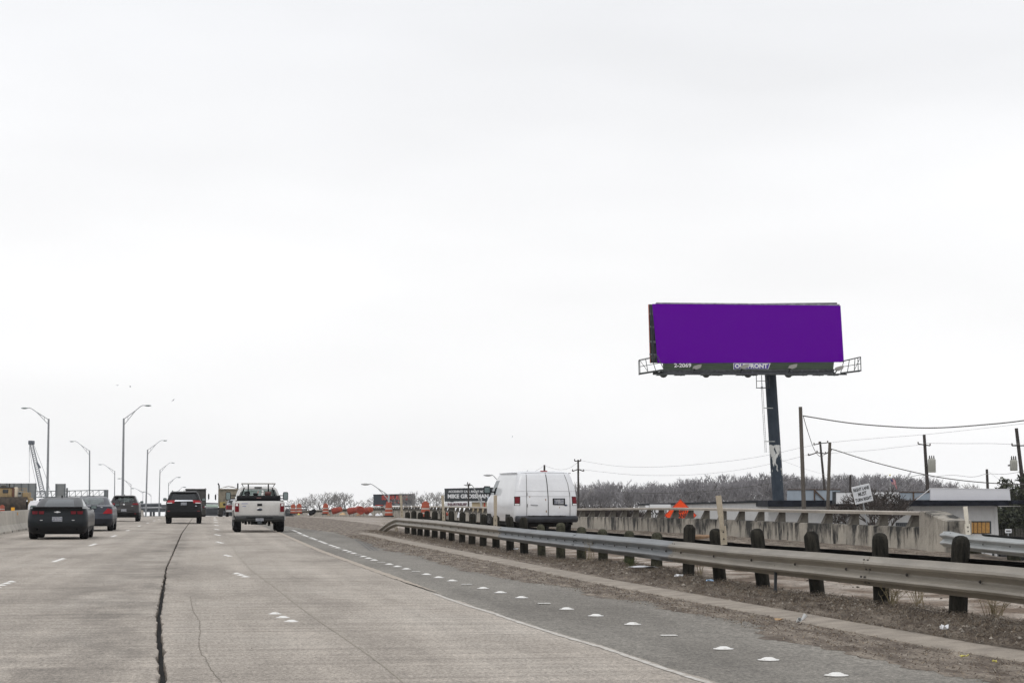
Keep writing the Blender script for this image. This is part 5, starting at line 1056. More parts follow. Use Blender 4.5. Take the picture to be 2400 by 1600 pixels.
# roof signs and parapet panels
sb_ = Fr('roof_sign_box', 'long blank white sign box on the right end of the flat roof', 'sign', 2273, 1172, 134.5); slabb(sb_, 'box', m_wbox, [(2181,1143.5),(2366,1145.5),(2369,1171.8),(2181,1171.8)], 0, .25); slabb(sb_, 'box_edge', m_wl, [(2180,1143),(2367,1145),(2367,1146.3),(2180,1144.3)], -.03, .28); MB().beam(sb_.l(2181,1144,.1), sb_.l(2148,1170,.3), .055).build('brace', m_wl, sb_.t); MB().beam(sb_.l(2176,1150,1.5), sb_.l(2143,1171,.9), .06).build('brace', m_rust, sb_.t)
def roofpanel(label, q, dd, posts_, m_):
    f = Fr('roof_screen', label, 'roof screen', (q[0][0]+q[1][0])/2, 1172, 135+dd, 'blue grey screens on the flat roof'); slabb(f, 'sheet', m_, q, 0, .08); slabb(f, 'top_rail', m_rust, [(q[0][0]-1, q[0][1]-1.2), (q[1][0]+1, q[1][1]-1.2), (q[1][0]+1, q[1][1]+.6), (q[0][0]-1, q[0][1]+.6)], -.06, .1)
    for x in posts_: MB().beam(f.l(x, q[0][1], -.06), f.l(x, 1172, -.06), .09).build('post', m_rust, f.t)
    return f
f = roofpanel('blue-grey sheet screen on the flat roof behind the tallest wooden pole', [(1845,1147),(1969,1147),(1969,1172),(1845,1172)], 6, (1909,), m_bluep); MB().beam(f.l(1910,1149,-.1), f.l(1932,1171,-.1), .09).build('brace', m_rust, f.t)
roofpanel('blue-grey sheet screen on the flat roof left of the white sign box', [(2110,1153),(2179,1153),(2179,1171),(2110,1171)], 4, (2141,), m_bluep)
pw = Fr('roof_screen', 'bright white roof panel behind the leafless bush', 'roof screen', 2025, 1180, 133.5); slabb(pw, 'sheet', m_wl, [(1959,1153),(2106,1153),(2106,1180),(1959,1180)], 0, .1); slabb(pw, 'dark_post', m_dark, [(1952,1151.5),(1959.5,1151.5),(1959.5,1182),(1952,1182)], -.05, .2); slabb(pw, 'top_rail', m_dark, [(1952,1151.5),(2000,1152),(2000,1153.3),(1952,1153.3)], -.05, .15)
for i, (x, m_) in enumerate(((2297, m_dark), (2307, m_steel), (2328, m_dark), (2345, m_dark))):
    f = Fr('bollard', ('dark','slim grey','dark','dark')[i]+' street bollard in front of the white building, '+ordw(i)+' from the left', 'bollard', x, 1306, 128, 'bollards by the side street'); lean_pole(f, 'post', m_, (x,1284), (x,1306), .075 if i != 1 else .04, .075 if i != 1 else .04, 10)
k = Fr('street_kerb_rail', 'low dark rail along the foot of the white building', 'rail', 2310, 1306, 127); MB().beam(k.l(2282,1305,0), k.l(2420,1307,0), .10, .14).build('rail', m_dark, k.t)
# fence and hedge at the far right
f = Fr('wooden_fence', 'dark picket fence under the evergreen tree at the right edge', 'fence', 2340, 1303, 140); m_fence = M('dark fence', (.06,.055,.048), .9, var=.3, scale=3)
pick = MB().bbox(-.07, .07, -.02, .02, 0, 1.9, .01).mesh('picket', m_fence)
for i in range(12): x = 2346+i*6.2; link('picket', pick, f.t, f.l(x, 1303), (R.uniform(-.02,.02), R.uniform(-.02,.02), 0))
for y in (1255, 1285): MB().beam(f.l(2344,y,.05), f.l(2418,y,.05), .08).build('fence_rail', m_fence, f.t)
f = Fr('small_sign', 'small white sign in front of the dark hedge at the right edge', 'sign', 2363, 1300, 126); pxbox(f, 'board', m_wl, 2356, 1239, 2371, 1248.5, 0, .04); pxbox(f, 'sign_stripe', M('grey print', (.12,.12,.13), .6), 2358, 1242, 2369, 1245.5, -.012, 0); lean_pole(f, 'post', m_steel, (2363,1248), (2364,1300), .04, .04, 8)
f = Fr('parked_car', 'dark car with a glowing red tail lamp at the right edge of the photo', 'car', 2405, 1275, 124)
B = Body([(.2,.1,4.3,.8,.2,.3,.05),(.6,0,4.4,.88,.2,.3,.05),(.95,.1,4.0,.85,.2,.3,.05),(1.3,.7,3.0,.7,.2,.3,.05),(1.42,1.0,2.6,.6,.2,.2,.05)]); B.build(f.t, M('dark car paint', (.02,.02,.022), .4)); f.t.location.z = cf(2405, 1282, 124).z-.9
for s_ in (-1, 1):
    B.patch(f.t, 'tail_lamp', M('glowing lamp red', (.7,.02,.01), .3), [(s_*.65-.12, .75), (s_*.65+.12, .75), (s_*.65+.12, .9), (s_*.65-.12, .9)], .012, 2, 2); wheel(f.t, s_*.76, .8, .32, .22, s_); wheel(f.t, s_*.76, 3.5, .32, .22, s_)

# ------------------------------------------------------------------ signs on the street beyond the parapet
m_sgn = M('sign white', (.66,.67,.68), .5); m_or = M('orange sign face', (.82,.075,.012), .5, spec=.3); m_blk = M('sign black', (.012,.012,.012), .6); m_ob = M('orange sign border', (.35,.03,.015), .5)
f = Fr('barricade_sign', 'white road closed sign seen through the parapet rail', 'sign', 1542, 1262, 92); s_ = f.s
pxbox(f, 'panel', m_sgn, 1523, 1181.5, 1572, 1232, 0, .03); pxbox(f, 'end_panel', m_wl, 1513, 1184, 1521, 1214, .1, .13)
text_obj('sign_lettering', 'ROAD', .36, m_blk, f.t, f.l(1547, 1198, -.02), bold=.008, sx=.95, ext=.004); text_obj('sign_lettering', 'CLOSED', .36, m_blk, f.t, f.l(1544, 1210, -.02), bold=.008, sx=.74, ext=.004)
for x in (1528, 1566): lean_pole(f, 'leg', m_steel, (x,1225), (x,1262), .03, .03, 6, dd=.08)
f = Fr('warning_sign', 'orange diamond lane closed sign rising above the parapet rail', 'sign', 1597, 1255, 88)
c_ = f.l(1595, 1207, 0); rr_ = 38/f.s
MB().prism([(0, -rr_), (rr_, 0), (0, rr_), (-rr_, 0)], -.01, .02, 'y').build('diamond_face', m_ob, f.t, loc=c_); MB().prism([(0, -rr_*.93), (rr_*.93, 0), (0, rr_*.93), (-rr_*.93, 0)], -.018, -.008, 'y').build('diamond_field', m_or, f.t, loc=c_)
for tx, dy in (('RIGHT', -12), ('LANE', 0), ('CLOSED', 12)): text_obj('sign_lettering', tx, .26, m_blk, f.t, f.l(1596, 1208+dy, -.03), bold=.007, sx=.8, ext=.003)
lean_pole(f, 'leg', m_steel, (1595,1240), (1597,1258), .03, .03, 6, dd=.05)
f = Fr('lane_sign', 'white RIGHT LANE MUST TURN RIGHT sign leaning on its post behind the parapet', 'sign', 2040, 1262, 70); tl = math.radians(-13)
h = Vector(f.l(2021, 1157, -.06)); pan = MB().bbox(-.325, .325, -.012, .012, -.31, .31, .03).build('sign_panel', m_sgn, f.t, loc=h, rot=(0, -tl*-1 if False else -math.radians(13), 0))
MB().bbox(-.31, .31, -.016, -.011, -.295, .295, .002).build('sign_face', M('aged sign face', (.56,.575,.60), .5, var=.08, scale=4), pan)
for tx, dz, sz in (('RIGHT LANE', .175, .15), ('MUST', 0, .18), ('TURN RIGHT', -.185, .15)): text_obj('sign_lettering', tx, sz, m_blk, pan, (0, -.018, dz), bold=.006, sx=.66, ext=.002)
lean_pole(f, 'post', m_steel, (2014,1128), (2038,1262), .022, .022, 8)

# ------------------------------------------------------------------ traffic barrels and rubbish along the far parapet
m_bor = M('barrel orange', (.34,.068,.032), .65, var=.15, scale=3); m_bwh = M('barrel white band', (.46,.43,.39), .6, var=.15, scale=5)
m_bdull = M('dusty barrel red', (.27,.045,.028), .75, var=.25, scale=4)
def barrel_proto():
    t = thing('traffic_barrel', '', 'traffic barrel', (0, 0, 0), 0, 'orange traffic barrels'); r = lambda z: .29-.085*z
    MB().lathe([(.36, 0), (.38, .03), (.34, .07), (.30, .08)], 20).build('rubber_base', m_tyre, t, smooth='auto')
    zz = [.06, .25, .33, .51, .59, .80]; cols = [m_bor, m_bwh, m_bor, m_bwh, m_bor]
    for a, c, m_ in zip(zz, zz[1:], cols): MB().lathe([(r(a), a), (r(a)+.006, a+.015), (r(c)+.004, c-.015), (r(c)-.004, c)], 20).build('band', m_, t, smooth='auto')
    MB().lathe([(r(.8), .8), (r(.8)-.01, .90), (.16, .93), (.02, .93)], 20).bbox(-.10, .10, -.025, .025, .92, 1.0, .01).build('cap', m_bor, t, smooth='auto'); return t
bp_ = barrel_proto(); first = True
def barrel(px, py, dep, label, rot=(0, 0, 0), dz=0, sc_=1.0):
    global first
    o = bp_ if first else copy_tree(bp_); first = False; c = cf(px, py, dep); o.location = c+Vector((0, 0, dz)); o.rotation_euler = rot
    if rot[0]:
        for ch in [x for x in C.objects if x.parent == o and x.name.startswith('rubber_base')]: bpy.data.objects.remove(ch)
        for ch in [x for x in C.objects if x.parent == o and x.name.startswith('band')]: ch.material_slots[0].link = 'OBJECT'; ch.material_slots[0].material = m_bdull
    o.scale = (sc_,)*3; o['label'] = label
barrel(687, 1204, 200, 'upright orange barrel farthest left beside the pickup mirror'); barrel(701, 1204, 192, 'upright orange barrel second from the left by the far parapet'); barrel(763, 1205, 178, 'upright orange barrel beside a tipped one at mid parapet'); barrel(911, 1210, 140, 'upright orange barrel under the SUGAR RIDGE billboard'); barrel(997, 1213.5, 118, 'upright orange barrel behind the guardrail posts')
barrel(779, 1203, 176, 'orange barrel tipped over right behind an upright one', (1.35, .1, 1.0), .2); barrel(816, 1205, 165, 'orange barrel lying on its side left of the open one', (1.4, 0, 1.0), .25); barrel(846, 1199, 152, 'orange barrel lying with its round open end facing the camera', (-1.45, 0, .15), .1, 1.1); barrel(859, 1203, 158, 'orange barrel lying half hidden right of the open one', (1.45, 0, .3), .22); barrel(1033, 1211, 112, 'small red marker lying behind the guardrail post under the lawyer billboard', (1.4, 0, 1.3), .1, .45)
barrel(5, 1205, 208, 'orange and white barrel behind the concrete barrier at the left edge')
def junk(px, py, dep, name, label, m_, w_, h_, cat='rubbish'):
    c = cf(px, py, dep); b = MB(); rows = []
    for i in range(7): a = i/6*math.pi; rows.append([(w_*.5*(k/6*2-1)*R.uniform(.85, 1.1)*math.sin(max(.2, a)), (i/6-.5)*w_*.7, h_*max(0, math.sin(k/6*math.pi))*math.sin(a)*R.uniform(.6, 1.15)) for k in range(7)])
    b.grid(rows); tag(b.build(name, m_, loc=c, rot=(0, 0, R.uniform(0, 3))), label, cat)
MB_t = MB().lathe([(.18, -.1), (.33, -.11), (.36, -.05), (.36, .05), (.33, .11), (.18, .1)], 24, axis='x').mesh('tyre', m_tyre); o = link('old_tyre', MB_t, None, cf(732, 1200, 180), (.3, .9, .6)); tag(o, 'old black tyre lying against the far parapet', 'tyre')
for i, (x, y, d, m_, w_, h_) in enumerate([(803,1206,165,m_wood,.9,.2),(723,1206,180,m_pap,.35,.12),(868,1207,152,m_pap,.35,.2),(885,1208,146,m_pap,.5,.18),(893,1207,144,m_pap,.3,.2),(1170,1206,100,m_pap,.3,.35),(985,1210,125,m_pap,.35,.3),(1075,1212,112,m_pap,.3,.35),(700,1206,190,m_yel,.3,.2),(770,1207,170,m_brown,.5,.15),(840,1208,150,m_brown,.6,.2)]):
    junk(x, y, d, 'rubbish_heap', ['pale plank rubbish between two tipped barrels','small white scrap beside the black tyre','white bag right of the lying barrels','white bag left of the barrel under the red sign','white sheet leaning at the parapet left of the red sign barrel','white cone shaped bag by the nose of the white van','white sacks behind the guardrail beside the second upright barrel','white scrap seen between guardrail posts under the lawyer billboard','yellow scrap at the foot of the leftmost barrels','brown debris right of the mid parapet barrel','brown debris in front of the open barrel'][i], m_, w_, h_)

# ------------------------------------------------------------------ left side: gantry, crane, machine, overpass
m_sb = M('sign back aluminium', (.24,.25,.25), .6, var=.12, scale=.8); m_gan = M('gantry steel', (.10,.115,.125), .6, .1)
g = Fr('sign_gantry', 'lattice truss sign gantry with blank grey sign backs behind the left traffic', 'sign gantry', 245, 1215, 300)
def truss(x0, x1, dd, n):
    b = MB(); T0 = lambda x: lerp(1151.5, 1148, (x-65)/180); B0 = lambda x: lerp(1165.5, 1161.5, (x-65)/180)
    b.beam(g.l(x0, T0(x0), dd), g.l(x1, T0(x1), dd), .11); b.beam(g.l(x0, B0(x0), dd), g.l(x1, B0(x1), dd), .11)
    for k in range(n+1):
        x = lerp(x0, x1, k/n); b.beam(g.l(x, T0(x), dd), g.l(x, B0(x), dd), .07)
        if k < n: x2 = lerp(x0, x1, (k+1)/n); b.beam(g.l(x, B0(x) if k % 2 else B0(x), dd), g.l(x2, T0(x2), dd), .05)
    return b
truss(-60, 246, 0, 22).build('truss', m_gan, g.t); truss(-60, 246, 1.6, 22).build('truss', m_gan, g.t)
b = MB()
for k in range(12): x = lerp(-60, 246, k/11); b.beam(g.l(x, lerp(1151.5, 1148, (x-65)/180), 0), g.l(x, lerp(1151.5, 1148, (x-65)/180), 1.6), .05)
b.build('cross_strut', m_gan, g.t); pxbox(g, 'end_post', m_gan, 242.5, 1147, 247.5, 1215, -.2, 1.9)
def signback(x0, y0, x1, y1, dd):
    o = pxbox(g, 'sign_back', m_sb, x0, y0, x1, y1, dd, dd+.08); b = MB()
    n = max(1, int((x1-x0)/16))
    for k in range(n+1): x = lerp(x0+2, x1-2, k/max(1, n)); MB().beam(g.l(x, y0, dd-.08), g.l(x, y1, dd-.08), .14, .08).build('sign_rib', m_gan, o)
    b = MB()
    for k in range(1, int((y1-y0)/3)): y = y0+k*3; b.beam(g.l(x0+.5, y, dd-.015), g.l(x1-.5, y, dd-.015), .03, .03)
    b.build('panel_joint', m_gan, o)
signback(-20, 1132, 85.5, 1172, -.5); signback(129, 1133, 154, 1165, -.5); signback(154.6, 1143, 159, 1165, -.45); signback(64, 1160, 84, 1171, -.7)
m_crane = M('crane steel', (.085,.10,.125), .6)
c = Fr('crawler_crane', 'lattice boom construction crane rising behind the gantry', 'crane', 104, 1205, 420)
def lattice(a0, a1, c0, c1, dd, n, r=.07):
    b = MB(); 
    for (p, q) in ((a0, c0), (a1, c1)):
        b.beam(c.l(*p, dd), c.l(*q, dd), r*1.6)
    for k in range(n):
        f0, f1 = k/n, (k+1)/n; p0 = c.l(*a0, dd).lerp(c.l(*c0, dd), f0); p1 = c.l(*a1, dd).lerp(c.l(*c1, dd), f1); b.beam(p0, p1, r); p0 = c.l(*a1, dd).lerp(c.l(*c1, dd), f0); b.beam(p0, p1 if False else c.l(*a0, dd).lerp(c.l(*c0, dd), f1), r)
    return b
for dd in (0, 1.4): lattice((69,1036), (76,1036), (97,1166), (108,1166), dd, 26, .09).build('boom_lattice', m_crane, c.t)
MB().bbox(c.l(66.5,1037).x, c.l(77,1037).x, -.3, 1.7, c.l(70,1041).z, c.l(70,1032).z, .1).build('boom_head', m_crane, c.t); MB().beam(c.l(86.5,1083,-.2), c.l(94,1096,-.2), .5, .3).build('boom_joint', m_crane, c.t)
for q in ([(68,1040),(75,1090),(84,1130),(90,1166)], [(77,1036),(98,1090),(112,1130),(120,1160)], [(68.5,1040),(68.6,1130)]): MB().tube([c.l(*p) for p in q], .035, 4).build('boom_cable', m_crane, c.t)
pxbox(c, 'cab', m_crane, 90, 1168, 116, 1198, -1, 3, .2); pxbox(c, 'crawler_track', m_dark, 84, 1196, 120, 1208, -2, 4, .3)
# yellow machine
m_cat = M('machine tan yellow', (.30,.21,.10), .6, var=.15, scale=2, fine=.15); m_mud = M('muddy steel', (.05,.038,.028), .9, var=.5, scale=2.5, detail=8); m_crm = M('cream tank', (.60,.52,.40), .5, var=.08, scale=2)
d = Fr('bulldozer', 'muddy tan yellow earth moving machine behind the left barrier', 'bulldozer', 34, 1203, 215)
pxbox(d, 'engine_cover', m_cat, -12, 1142, 30, 1166, 0, 2.4, .12); pxbox(d, 'cover_window', m_dark, 6, 1146.5, 19, 1155, -.05, .1, .03); pxbox(d, 'front_grille', M('dull tan grille', (.25,.18,.09), .8, var=.4, scale=12), 6, 1157, 20, 1164, -.08, .1, .02); pxbox(d, 'roof_edge', m_dark, -12, 1140.6, 31, 1142.4, -.1, 2.5, .03)
pxbox(d, 'side_door', M('brown panel', (.12,.05,.03), .8), 28, 1143, 33, 1168, -.1, 1.5, .05)
MB().lathe([(.24, 0), (.26, .06), (.26, 1.25), (.18, 1.36), (.02, 1.38)], 16, d.l(37, 1171, .3)).build('cream_tank', m_crm, d.t, smooth='auto'); MB().tube([d.l(22, 1142, .6), d.l(22.5, 1133, .6)], [.07, .08], 8).build('exhaust_pipe', m_mud, d.t); MB().lathe([(.3, 0), (.3, .12), (.1, .2)], 14, d.l(8, 1141, .9)).build('air_filter', m_mud, d.t)
b = MB()
for y in (1144.5, 1151): b.beam(d.l(40, y, .2), d.l(62, y-1, .2), .05)
for x in (40, 47, 57, 62): b.beam(d.l(x, 1144, .2), d.l(x, 1160, .2), .06)
b.build('hand_rail', m_cat, d.t)
o = pxbox(d, 'seat_guard', M('pale grey guard', (.30,.30,.28), .6), 41, 1151, 51, 1164, .1, .5, .08); pxbox(d, 'guard_opening', m_dark, 43, 1153, 49, 1158, .05, .12, .02, parent=o)
pxbox(d, 'tool_box', m_cat, 52, 1153, 66, 1169, 0, 1.4, .08); pxbox(d, 'fender', m_cat, 63.5, 1166, 69.5, 1197, -.2, 1.5, .1)
b = MB(); rows = []
for i in range(9): z = d.l(34, lerp(1198, 1164, i/8)).z; bow = .5*math.sin(i/8*math.pi); rows.append([(lerp(d.l(2, 1180).x, d.l(65, 1180).x, k/10), -.3-bow+.06*n3(k, i, 3), z+.05*n3(k*.7, i*.5, 8)) for k in range(11)])
b.grid(rows); b.grid([[(x, y+.15, z) for x, y, z in r] for r in rows]); b.build('blade', m_mud, d.t, smooth='auto')
MB().lathe([(.5, -1.5), (.75, -1.4), (.75, 1.4), (.5, 1.5)], 20, (d.l(34, 1180).x, 1.4, .55), 'x').build('drum_roller', m_mud, d.t, smooth='auto')
for x in (6, 62): MB().lathe([(.35, -.3), (.65, -.3), (.65, .3), (.35, .3)], 18, (d.l(x, 1180).x, 1.2, .6), 'x').build('wheel', m_tyre, d.t, smooth='auto')
# overpass far ahead
m_ov = M('overpass concrete', (.17,.185,.20), .8, var=.15, scale=.3); m_ovd = M('overpass dark girder', (.06,.07,.08), .8, var=.2, scale=.3); m_ovg = M('pale green panel', (.36,.47,.40), .6)
v = Fr('overpass', 'grey multi-level overpass crossing the road far ahead', 'bridge', 480, 1209, 620)
def band(name, m_, pts, th, d0, d1):
    b = MB(); rows = []
    for x, y in pts: a = v.l(x, y, d0); c_ = v.l(x, y, d1); rows.append([a, c_, c_+Vector((0, 0, -th/v.s)), a+Vector((0, 0, -th/v.s))])
    b.grid(rows, closed=True); n = len(rows)*4; b.f += [(0,1,2,3), (n-1, n-2, n-3, n-4)]; b.m += [0, 0]; b.build(name, m_, v.t)
band('parapet_band', m_ov, [(300,1180.5),(340,1179),(378,1178.4)], 3, 0, 8); band('girder', m_ovd, [(300,1183.5),(340,1182),(378,1181.4)], 6, .5, 7.5); band('deck_edge', m_ov, [(300,1189),(380,1188),(480,1188),(600,1190),(720,1193)], 2.2, -2, 9); band('girder', m_ovd, [(300,1191.2),(380,1190.4),(480,1190.4),(600,1192.4),(720,1195)], 8.6, -1.5, 8)
band('girder', m_ovd, [(378,1182),(440,1180),(482,1177.2),(511,1178),(600,1181),(720,1186)], 3.5, -4, 4); band('green_panel', m_ovg, [(482,1181),(511,1182.5)], 5.5, -5, -4.6); band('deck_edge', m_ov, [(378,1185.5),(440,1184),(482,1187),(511,1188),(720,1192)], 3, -3, 5)
band('girder', m_ovd, [(440,1199),(520,1199),(720,1203)], 9, 2, 4)
for x in (300, 352, 359, 372, 425, 470): pxbox(v, 'pier', m_ov, x-1.5, 1198, x+1.5, 1214, 1, 3)

# ------------------------------------------------------------------ street lamps
def lamp(top, base, tip, dep, label, mat_=m_steel, r=.13, group='street lamps along the freeway'):
    f = Fr('street_lamp', label, 'street lamp', *base, dep, group); k = 1 if tip[0] > top[0] else -1; a = f.l(*base); c = f.l(*top); tp = f.l(*tip); sc_ = max(1.0, dep/450)
    a = Vector((a.x, 0, a.z-3)); MB().tube([a, a.lerp(c, .5), c], [r*1.35, r*1.15, r*.85], 10).build('pole', mat_, f.t, smooth='auto')
    up = tp.z-c.z; dx = tp.x-c.x; m1 = Vector((c.x+dx*.52, 0, c.z+up*.62)); m2 = Vector((c.x+dx*.72, 0, c.z+up*.92)); m3 = Vector((tp.x-dx*.18, 0, tp.z+.02))
    lo = c+Vector((0, 0, -up*.55)); rr = .045*sc_
    MB().tube([c+Vector((0, 0, -.1)), m1, m2, m3, tp], rr, 6).build('arm', mat_, f.t); MB().tube([lo, lo.lerp(m1, .5)+Vector((0, 0, 0)), m1], rr*.8, 6).build('arm_brace', mat_, f.t)
    for q in (.35, .7): p0 = c.lerp(m1, q); p1 = lo.lerp(m1, q); MB().beam(p0, p1, rr).build('arm_strut', mat_, f.t)
    b = MB(); L = .85*sc_; rows = []
    for i in range(7): u = i/6; w_ = .16*math.sin(.25+u*2.6)*sc_; rows.append([(tp.x+k*(u-.35)*L, math.cos(t_)*w_*.9, tp.z+math.sin(t_)*w_*(.75 if math.sin(t_) < 0 else .5)) for t_ in [q*math.pi/4 for q in range(8)]])
    b.grid(rows, closed=True); b.f += [tuple(range(8)), tuple(range(55, 47, -1))]; b.m += [0, 0]; b.build('lamp_head', m_steel2 if mat_ is m_steel2 else M('lamp head', (.16,.20,.20), .5) if 'lamp head' not in bpy.data.materials else bpy.data.materials['lamp head'], f.t, smooth='auto')
rl = [((290,980),(287,1200),(344,950),240),((346,1053),(341,1206),(385,1032),373),((375,1100),(372,1206),(404,1084),560),((395,1131),(394,1206),(418,1118),820),((414,1152),(414,1206),(431,1141),1150)]
for i, a in enumerate(rl): lamp(*a, 'tall grey street lamp with its arm reaching right, '+ordw(i)+' of that row from the camera')
ll = [((114,981),(110,1206),(60,956),240),((210,1055),(210,1206),(170,1034),373),((269,1103),(268,1206),(236,1088),560),((307,1134),(307,1206),(281,1121),820),((335,1152),(334,1206),(312,1144),1100),((354,1159),(354,1206),(338,1152),1400)]
for i, a in enumerate(ll): lamp(*a, 'tall grey street lamp with its arm reaching left, '+ordw(i)+' of that row from the camera')
lamp((911,1158), (911,1230), (860,1134), 185, 'pale leaning street lamp with arm reaching left in front of the red lettered billboard', m_steel2, .09, 'pale lamps on the side street'); lamp((1128,1168), (1128,1230), (1100,1136), 200, 'pale street lamp with arm reaching left in front of the lawyer billboard', m_steel2, .09, 'pale lamps on the side street'); lamp((1184,1140), (1184,1230), (1147,1113), 185, 'pale street lamp with its arm showing above the hood of the white van', m_steel2, .09, 'pale lamps on the side street')

# ------------------------------------------------------------------ utility poles and wires
m_wood_p = M('grey wood pole', (.07,.06,.05), .9, col2=(.115,.10,.085), scale=2, stretch=(3, 3, .3), fine=.2, fscale=20); m_dkp = M('dark wood pole', (.03,.026,.024), .9, col2=(.06,.05,.045), scale=3); m_wire = M('cable grey', (.10,.095,.09), .7); m_wirel = M('thin wire', (.45,.45,.45), .7); m_ins = M('insulator', (.10,.08,.07), .4); m_tr = M('transformer grey', (.38,.38,.34), .5, var=.08, scale=3); m_trd = M('bushing', (.06,.055,.05), .4)
def upole(label, top, bot, dep, r, m_, arms=(), group='utility poles'):
    f = Fr('utility_pole', label, 'utility pole', *bot, dep, group); a = f.l(*bot); c = f.l(*top); d0 = (a-c); a2 = a+d0.normalized()*3
    MB().tube([a2, a2.lerp(c, .5), c], [r*1.2, r*1.05, r*.85], 12).build('pole', m_, f.t, smooth='auto')
    for q in arms:
        b = MB(); P = [f.l(x, y, -.15) for x, y in q]
        for p, q2 in zip(P, P[1:]): b.beam(p, q2, .09)
        o = b.build('crossarm', m_dkp, f.t)
        for k in range(len(P)): MB().lathe([(.05, 0), (.07, .05), (.04, .08), (.07, .12), (.03, .2)], 8, P[k]).build('insulator', m_ins, o)
    return f
fA = upole('tall plain grey wooden pole in front of the white building carrying a thick cable', (1876,953), (1888,1300), 118, .125, m_wood_p); fB = upole('plain grey wooden pole just right of the leaning dark pole', (1945,1036), (1937,1300), 122, .11, m_wood_p)
fC = upole('dark leaning utility pole with two crossarms behind the white building', (1922,1034), (1936,1180), 180, .11, m_dkp, [((1908,1042),(1920,1039),(1940,1037)), ((1895,1067),(1915,1060),(1935,1063),(1948,1056))])
fD = upole('dark utility pole carrying a pale transformer behind the white roof sign', (2166,1018), (2177,1190), 172, .15, m_dkp, [((2152,1040),(2166,1042),(2180,1044))])
fE = upole('dark leaning utility pole with a transformer at the right edge of the photo', (2382,1003), (2410,1240), 150, .15, m_dkp, [((2372,1044),(2386,1044),(2402,1044))])
fG = upole('slim dark utility pole right of the white van with one crossarm', (1355,1077), (1356,1215), 190, .10, m_dkp, [((1347,1080),(1361,1080)), ((1342,1104),(1355,1099),(1368,1104))])
upole('short dark pole top showing above the white van roof left of centre', (1236,1102), (1238,1200), 210, .09, m_dkp); upole('dark pole top standing above the middle of the white van roof', (1276,1089), (1276,1200), 205, .11, m_dkp); upole('thin dark pole in front of the lawyer billboard', (1098,1135), (1098,1215), 195, .085, m_dkp, [((1096,1134),(1101,1136))]); upole('short dark pole left of the leaning lane sign', (1993,1112), (1993,1190), 165, .10, m_dkp); upole('short dark pole above the white roof sign box', (2313,1099), (2317,1190), 160, .12, m_dkp)
def transformer(fr, px, py, w_, h_, dd=-.5):
    c = fr.l(px, py, dd); o = MB().lathe([(w_*.9, -h_/2), (w_, -h_*.45), (w_, h_*.42), (w_*.92, h_*.5), (w_*.4, h_*.56)], 18, c).build('transformer', m_tr, fr.t, smooth='auto')
    for k in (-1, 0, 1): MB().lathe([(.05, 0), (.07, .08), (.04, .12), (.06, .18), (.02, .30)], 8, c+Vector((k*w_*.55, 0, h_*.52))).build('bushing', m_trd, o)
    MB().beam(c+Vector((-w_*1.0, 0, 0)), c+Vector((-w_*1.0, .45, 0)), .12).build('hanger', m_trd, o); 
    for k in range(4): MB().bbox(-.02, .02, -.03, .03, -h_*.38, h_*.36, .005).build('cooling_fin', m_tr, o, loc=c+Vector((w_*(-.6+.4*k), -w_*math.sqrt(1-(-.6+.4*k)**2)-.01, 0)))
transformer(fD, 2184, 1091, .34, 1.15); transformer(fE, 2376, 1090, .28, .80, -.4)
def wire(label, pts, d0, d1, r, m_=None, n=10):
    # smooth curve through photo points
    P = []
    xs = [p[0] for p in pts]
    for i in range(len(pts)-1):
        p0 = pts[max(0, i-1)]; p1 = pts[i]; p2 = pts[i+1]; p3 = pts[min(len(pts)-1, i+2)]
        for k in range(n):
            t = k/n; q = [.5*((2*p1[j])+(-p0[j]+p2[j])*t+(2*p0[j]-5*p1[j]+4*p2[j]-p3[j])*t*t+(-p0[j]+3*p1[j]-3*p2[j]+p3[j])*t**3) for j in (0, 1)]; P.append(q)
    P.append(list(pts[-1])); o0 = cf(pts[0][0], pts[0][1], d0)
    W = [cf(x, y, lerp(d0, d1, (x-xs[0])/(xs[-1]-xs[0]+1e-6)))-o0 for x, y in P]
    o = MB().tube(W, r, 5).build('overhead_wire', m_ or m_wire, loc=o0, fix=False); tag(o, label, 'wire', 'overhead wires')
wire('thick cable sagging from the tallest wooden pole to the right edge', [(1882,974),(2000,992),(2122,1001),(2204,1002),(2306,995),(2400,985),(2560,960)], 118, 110, .035)
wire('cable dropping steeply from the tallest wooden pole to the leaning dark pole', [(1883,976),(1893,1010),(1908,1052),(1922,1069),(1934,1064)], 118, 178, .022)
wire('thick cable running from the second wooden pole down to the right', [(1947,1052),(1960,1055),(2050,1083),(2170,1112),(2260,1126),(2350,1133),(2420,1134)], 122, 122, .030)
wire('topmost thin pale wire from the van side pole to the right edge', [(1356,1078),(1450,1092),(1560,1093),(1700,1081),(1800,1066),(1922,1040),(2050,1027),(2166,1018),(2290,1005),(2420,990)], 190, 160, .014, m_wirel)
wire('thin pale wire crossing behind the billboard pole above the trees', [(1358,1099),(1480,1112),(1600,1113),(1700,1105),(1800,1088),(1915,1060)], 190, 180, .014, m_wirel)
wire('thin pale wire between the leaning dark pole and the transformer pole', [(1940,1062),(2040,1055),(2110,1047),(2166,1041)], 180, 172, .014, m_wirel)
wire('thin level wire between the two transformer poles', [(2168,1038),(2250,1039),(2330,1039),(2384,1042)], 172, 150, .016, m_wirel)
wire('dark wire looping in front of the trees at the billboard pole', [(1460,1153),(1560,1155),(1680,1148),(1790,1135),(1880,1116)], 175, 170, .018)
wire('dark wire running from the flag up to the transformer pole', [(2075,1141),(2105,1133),(2130,1118),(2160,1113),(2200,1117)], 170, 168, .020); wire('drooping thin wire above the white roof sign', [(2180,1118),(2230,1113),(2280,1117),(2315,1110),(2360,1110),(2420,1100)], 165, 150, .018, m_wirel)
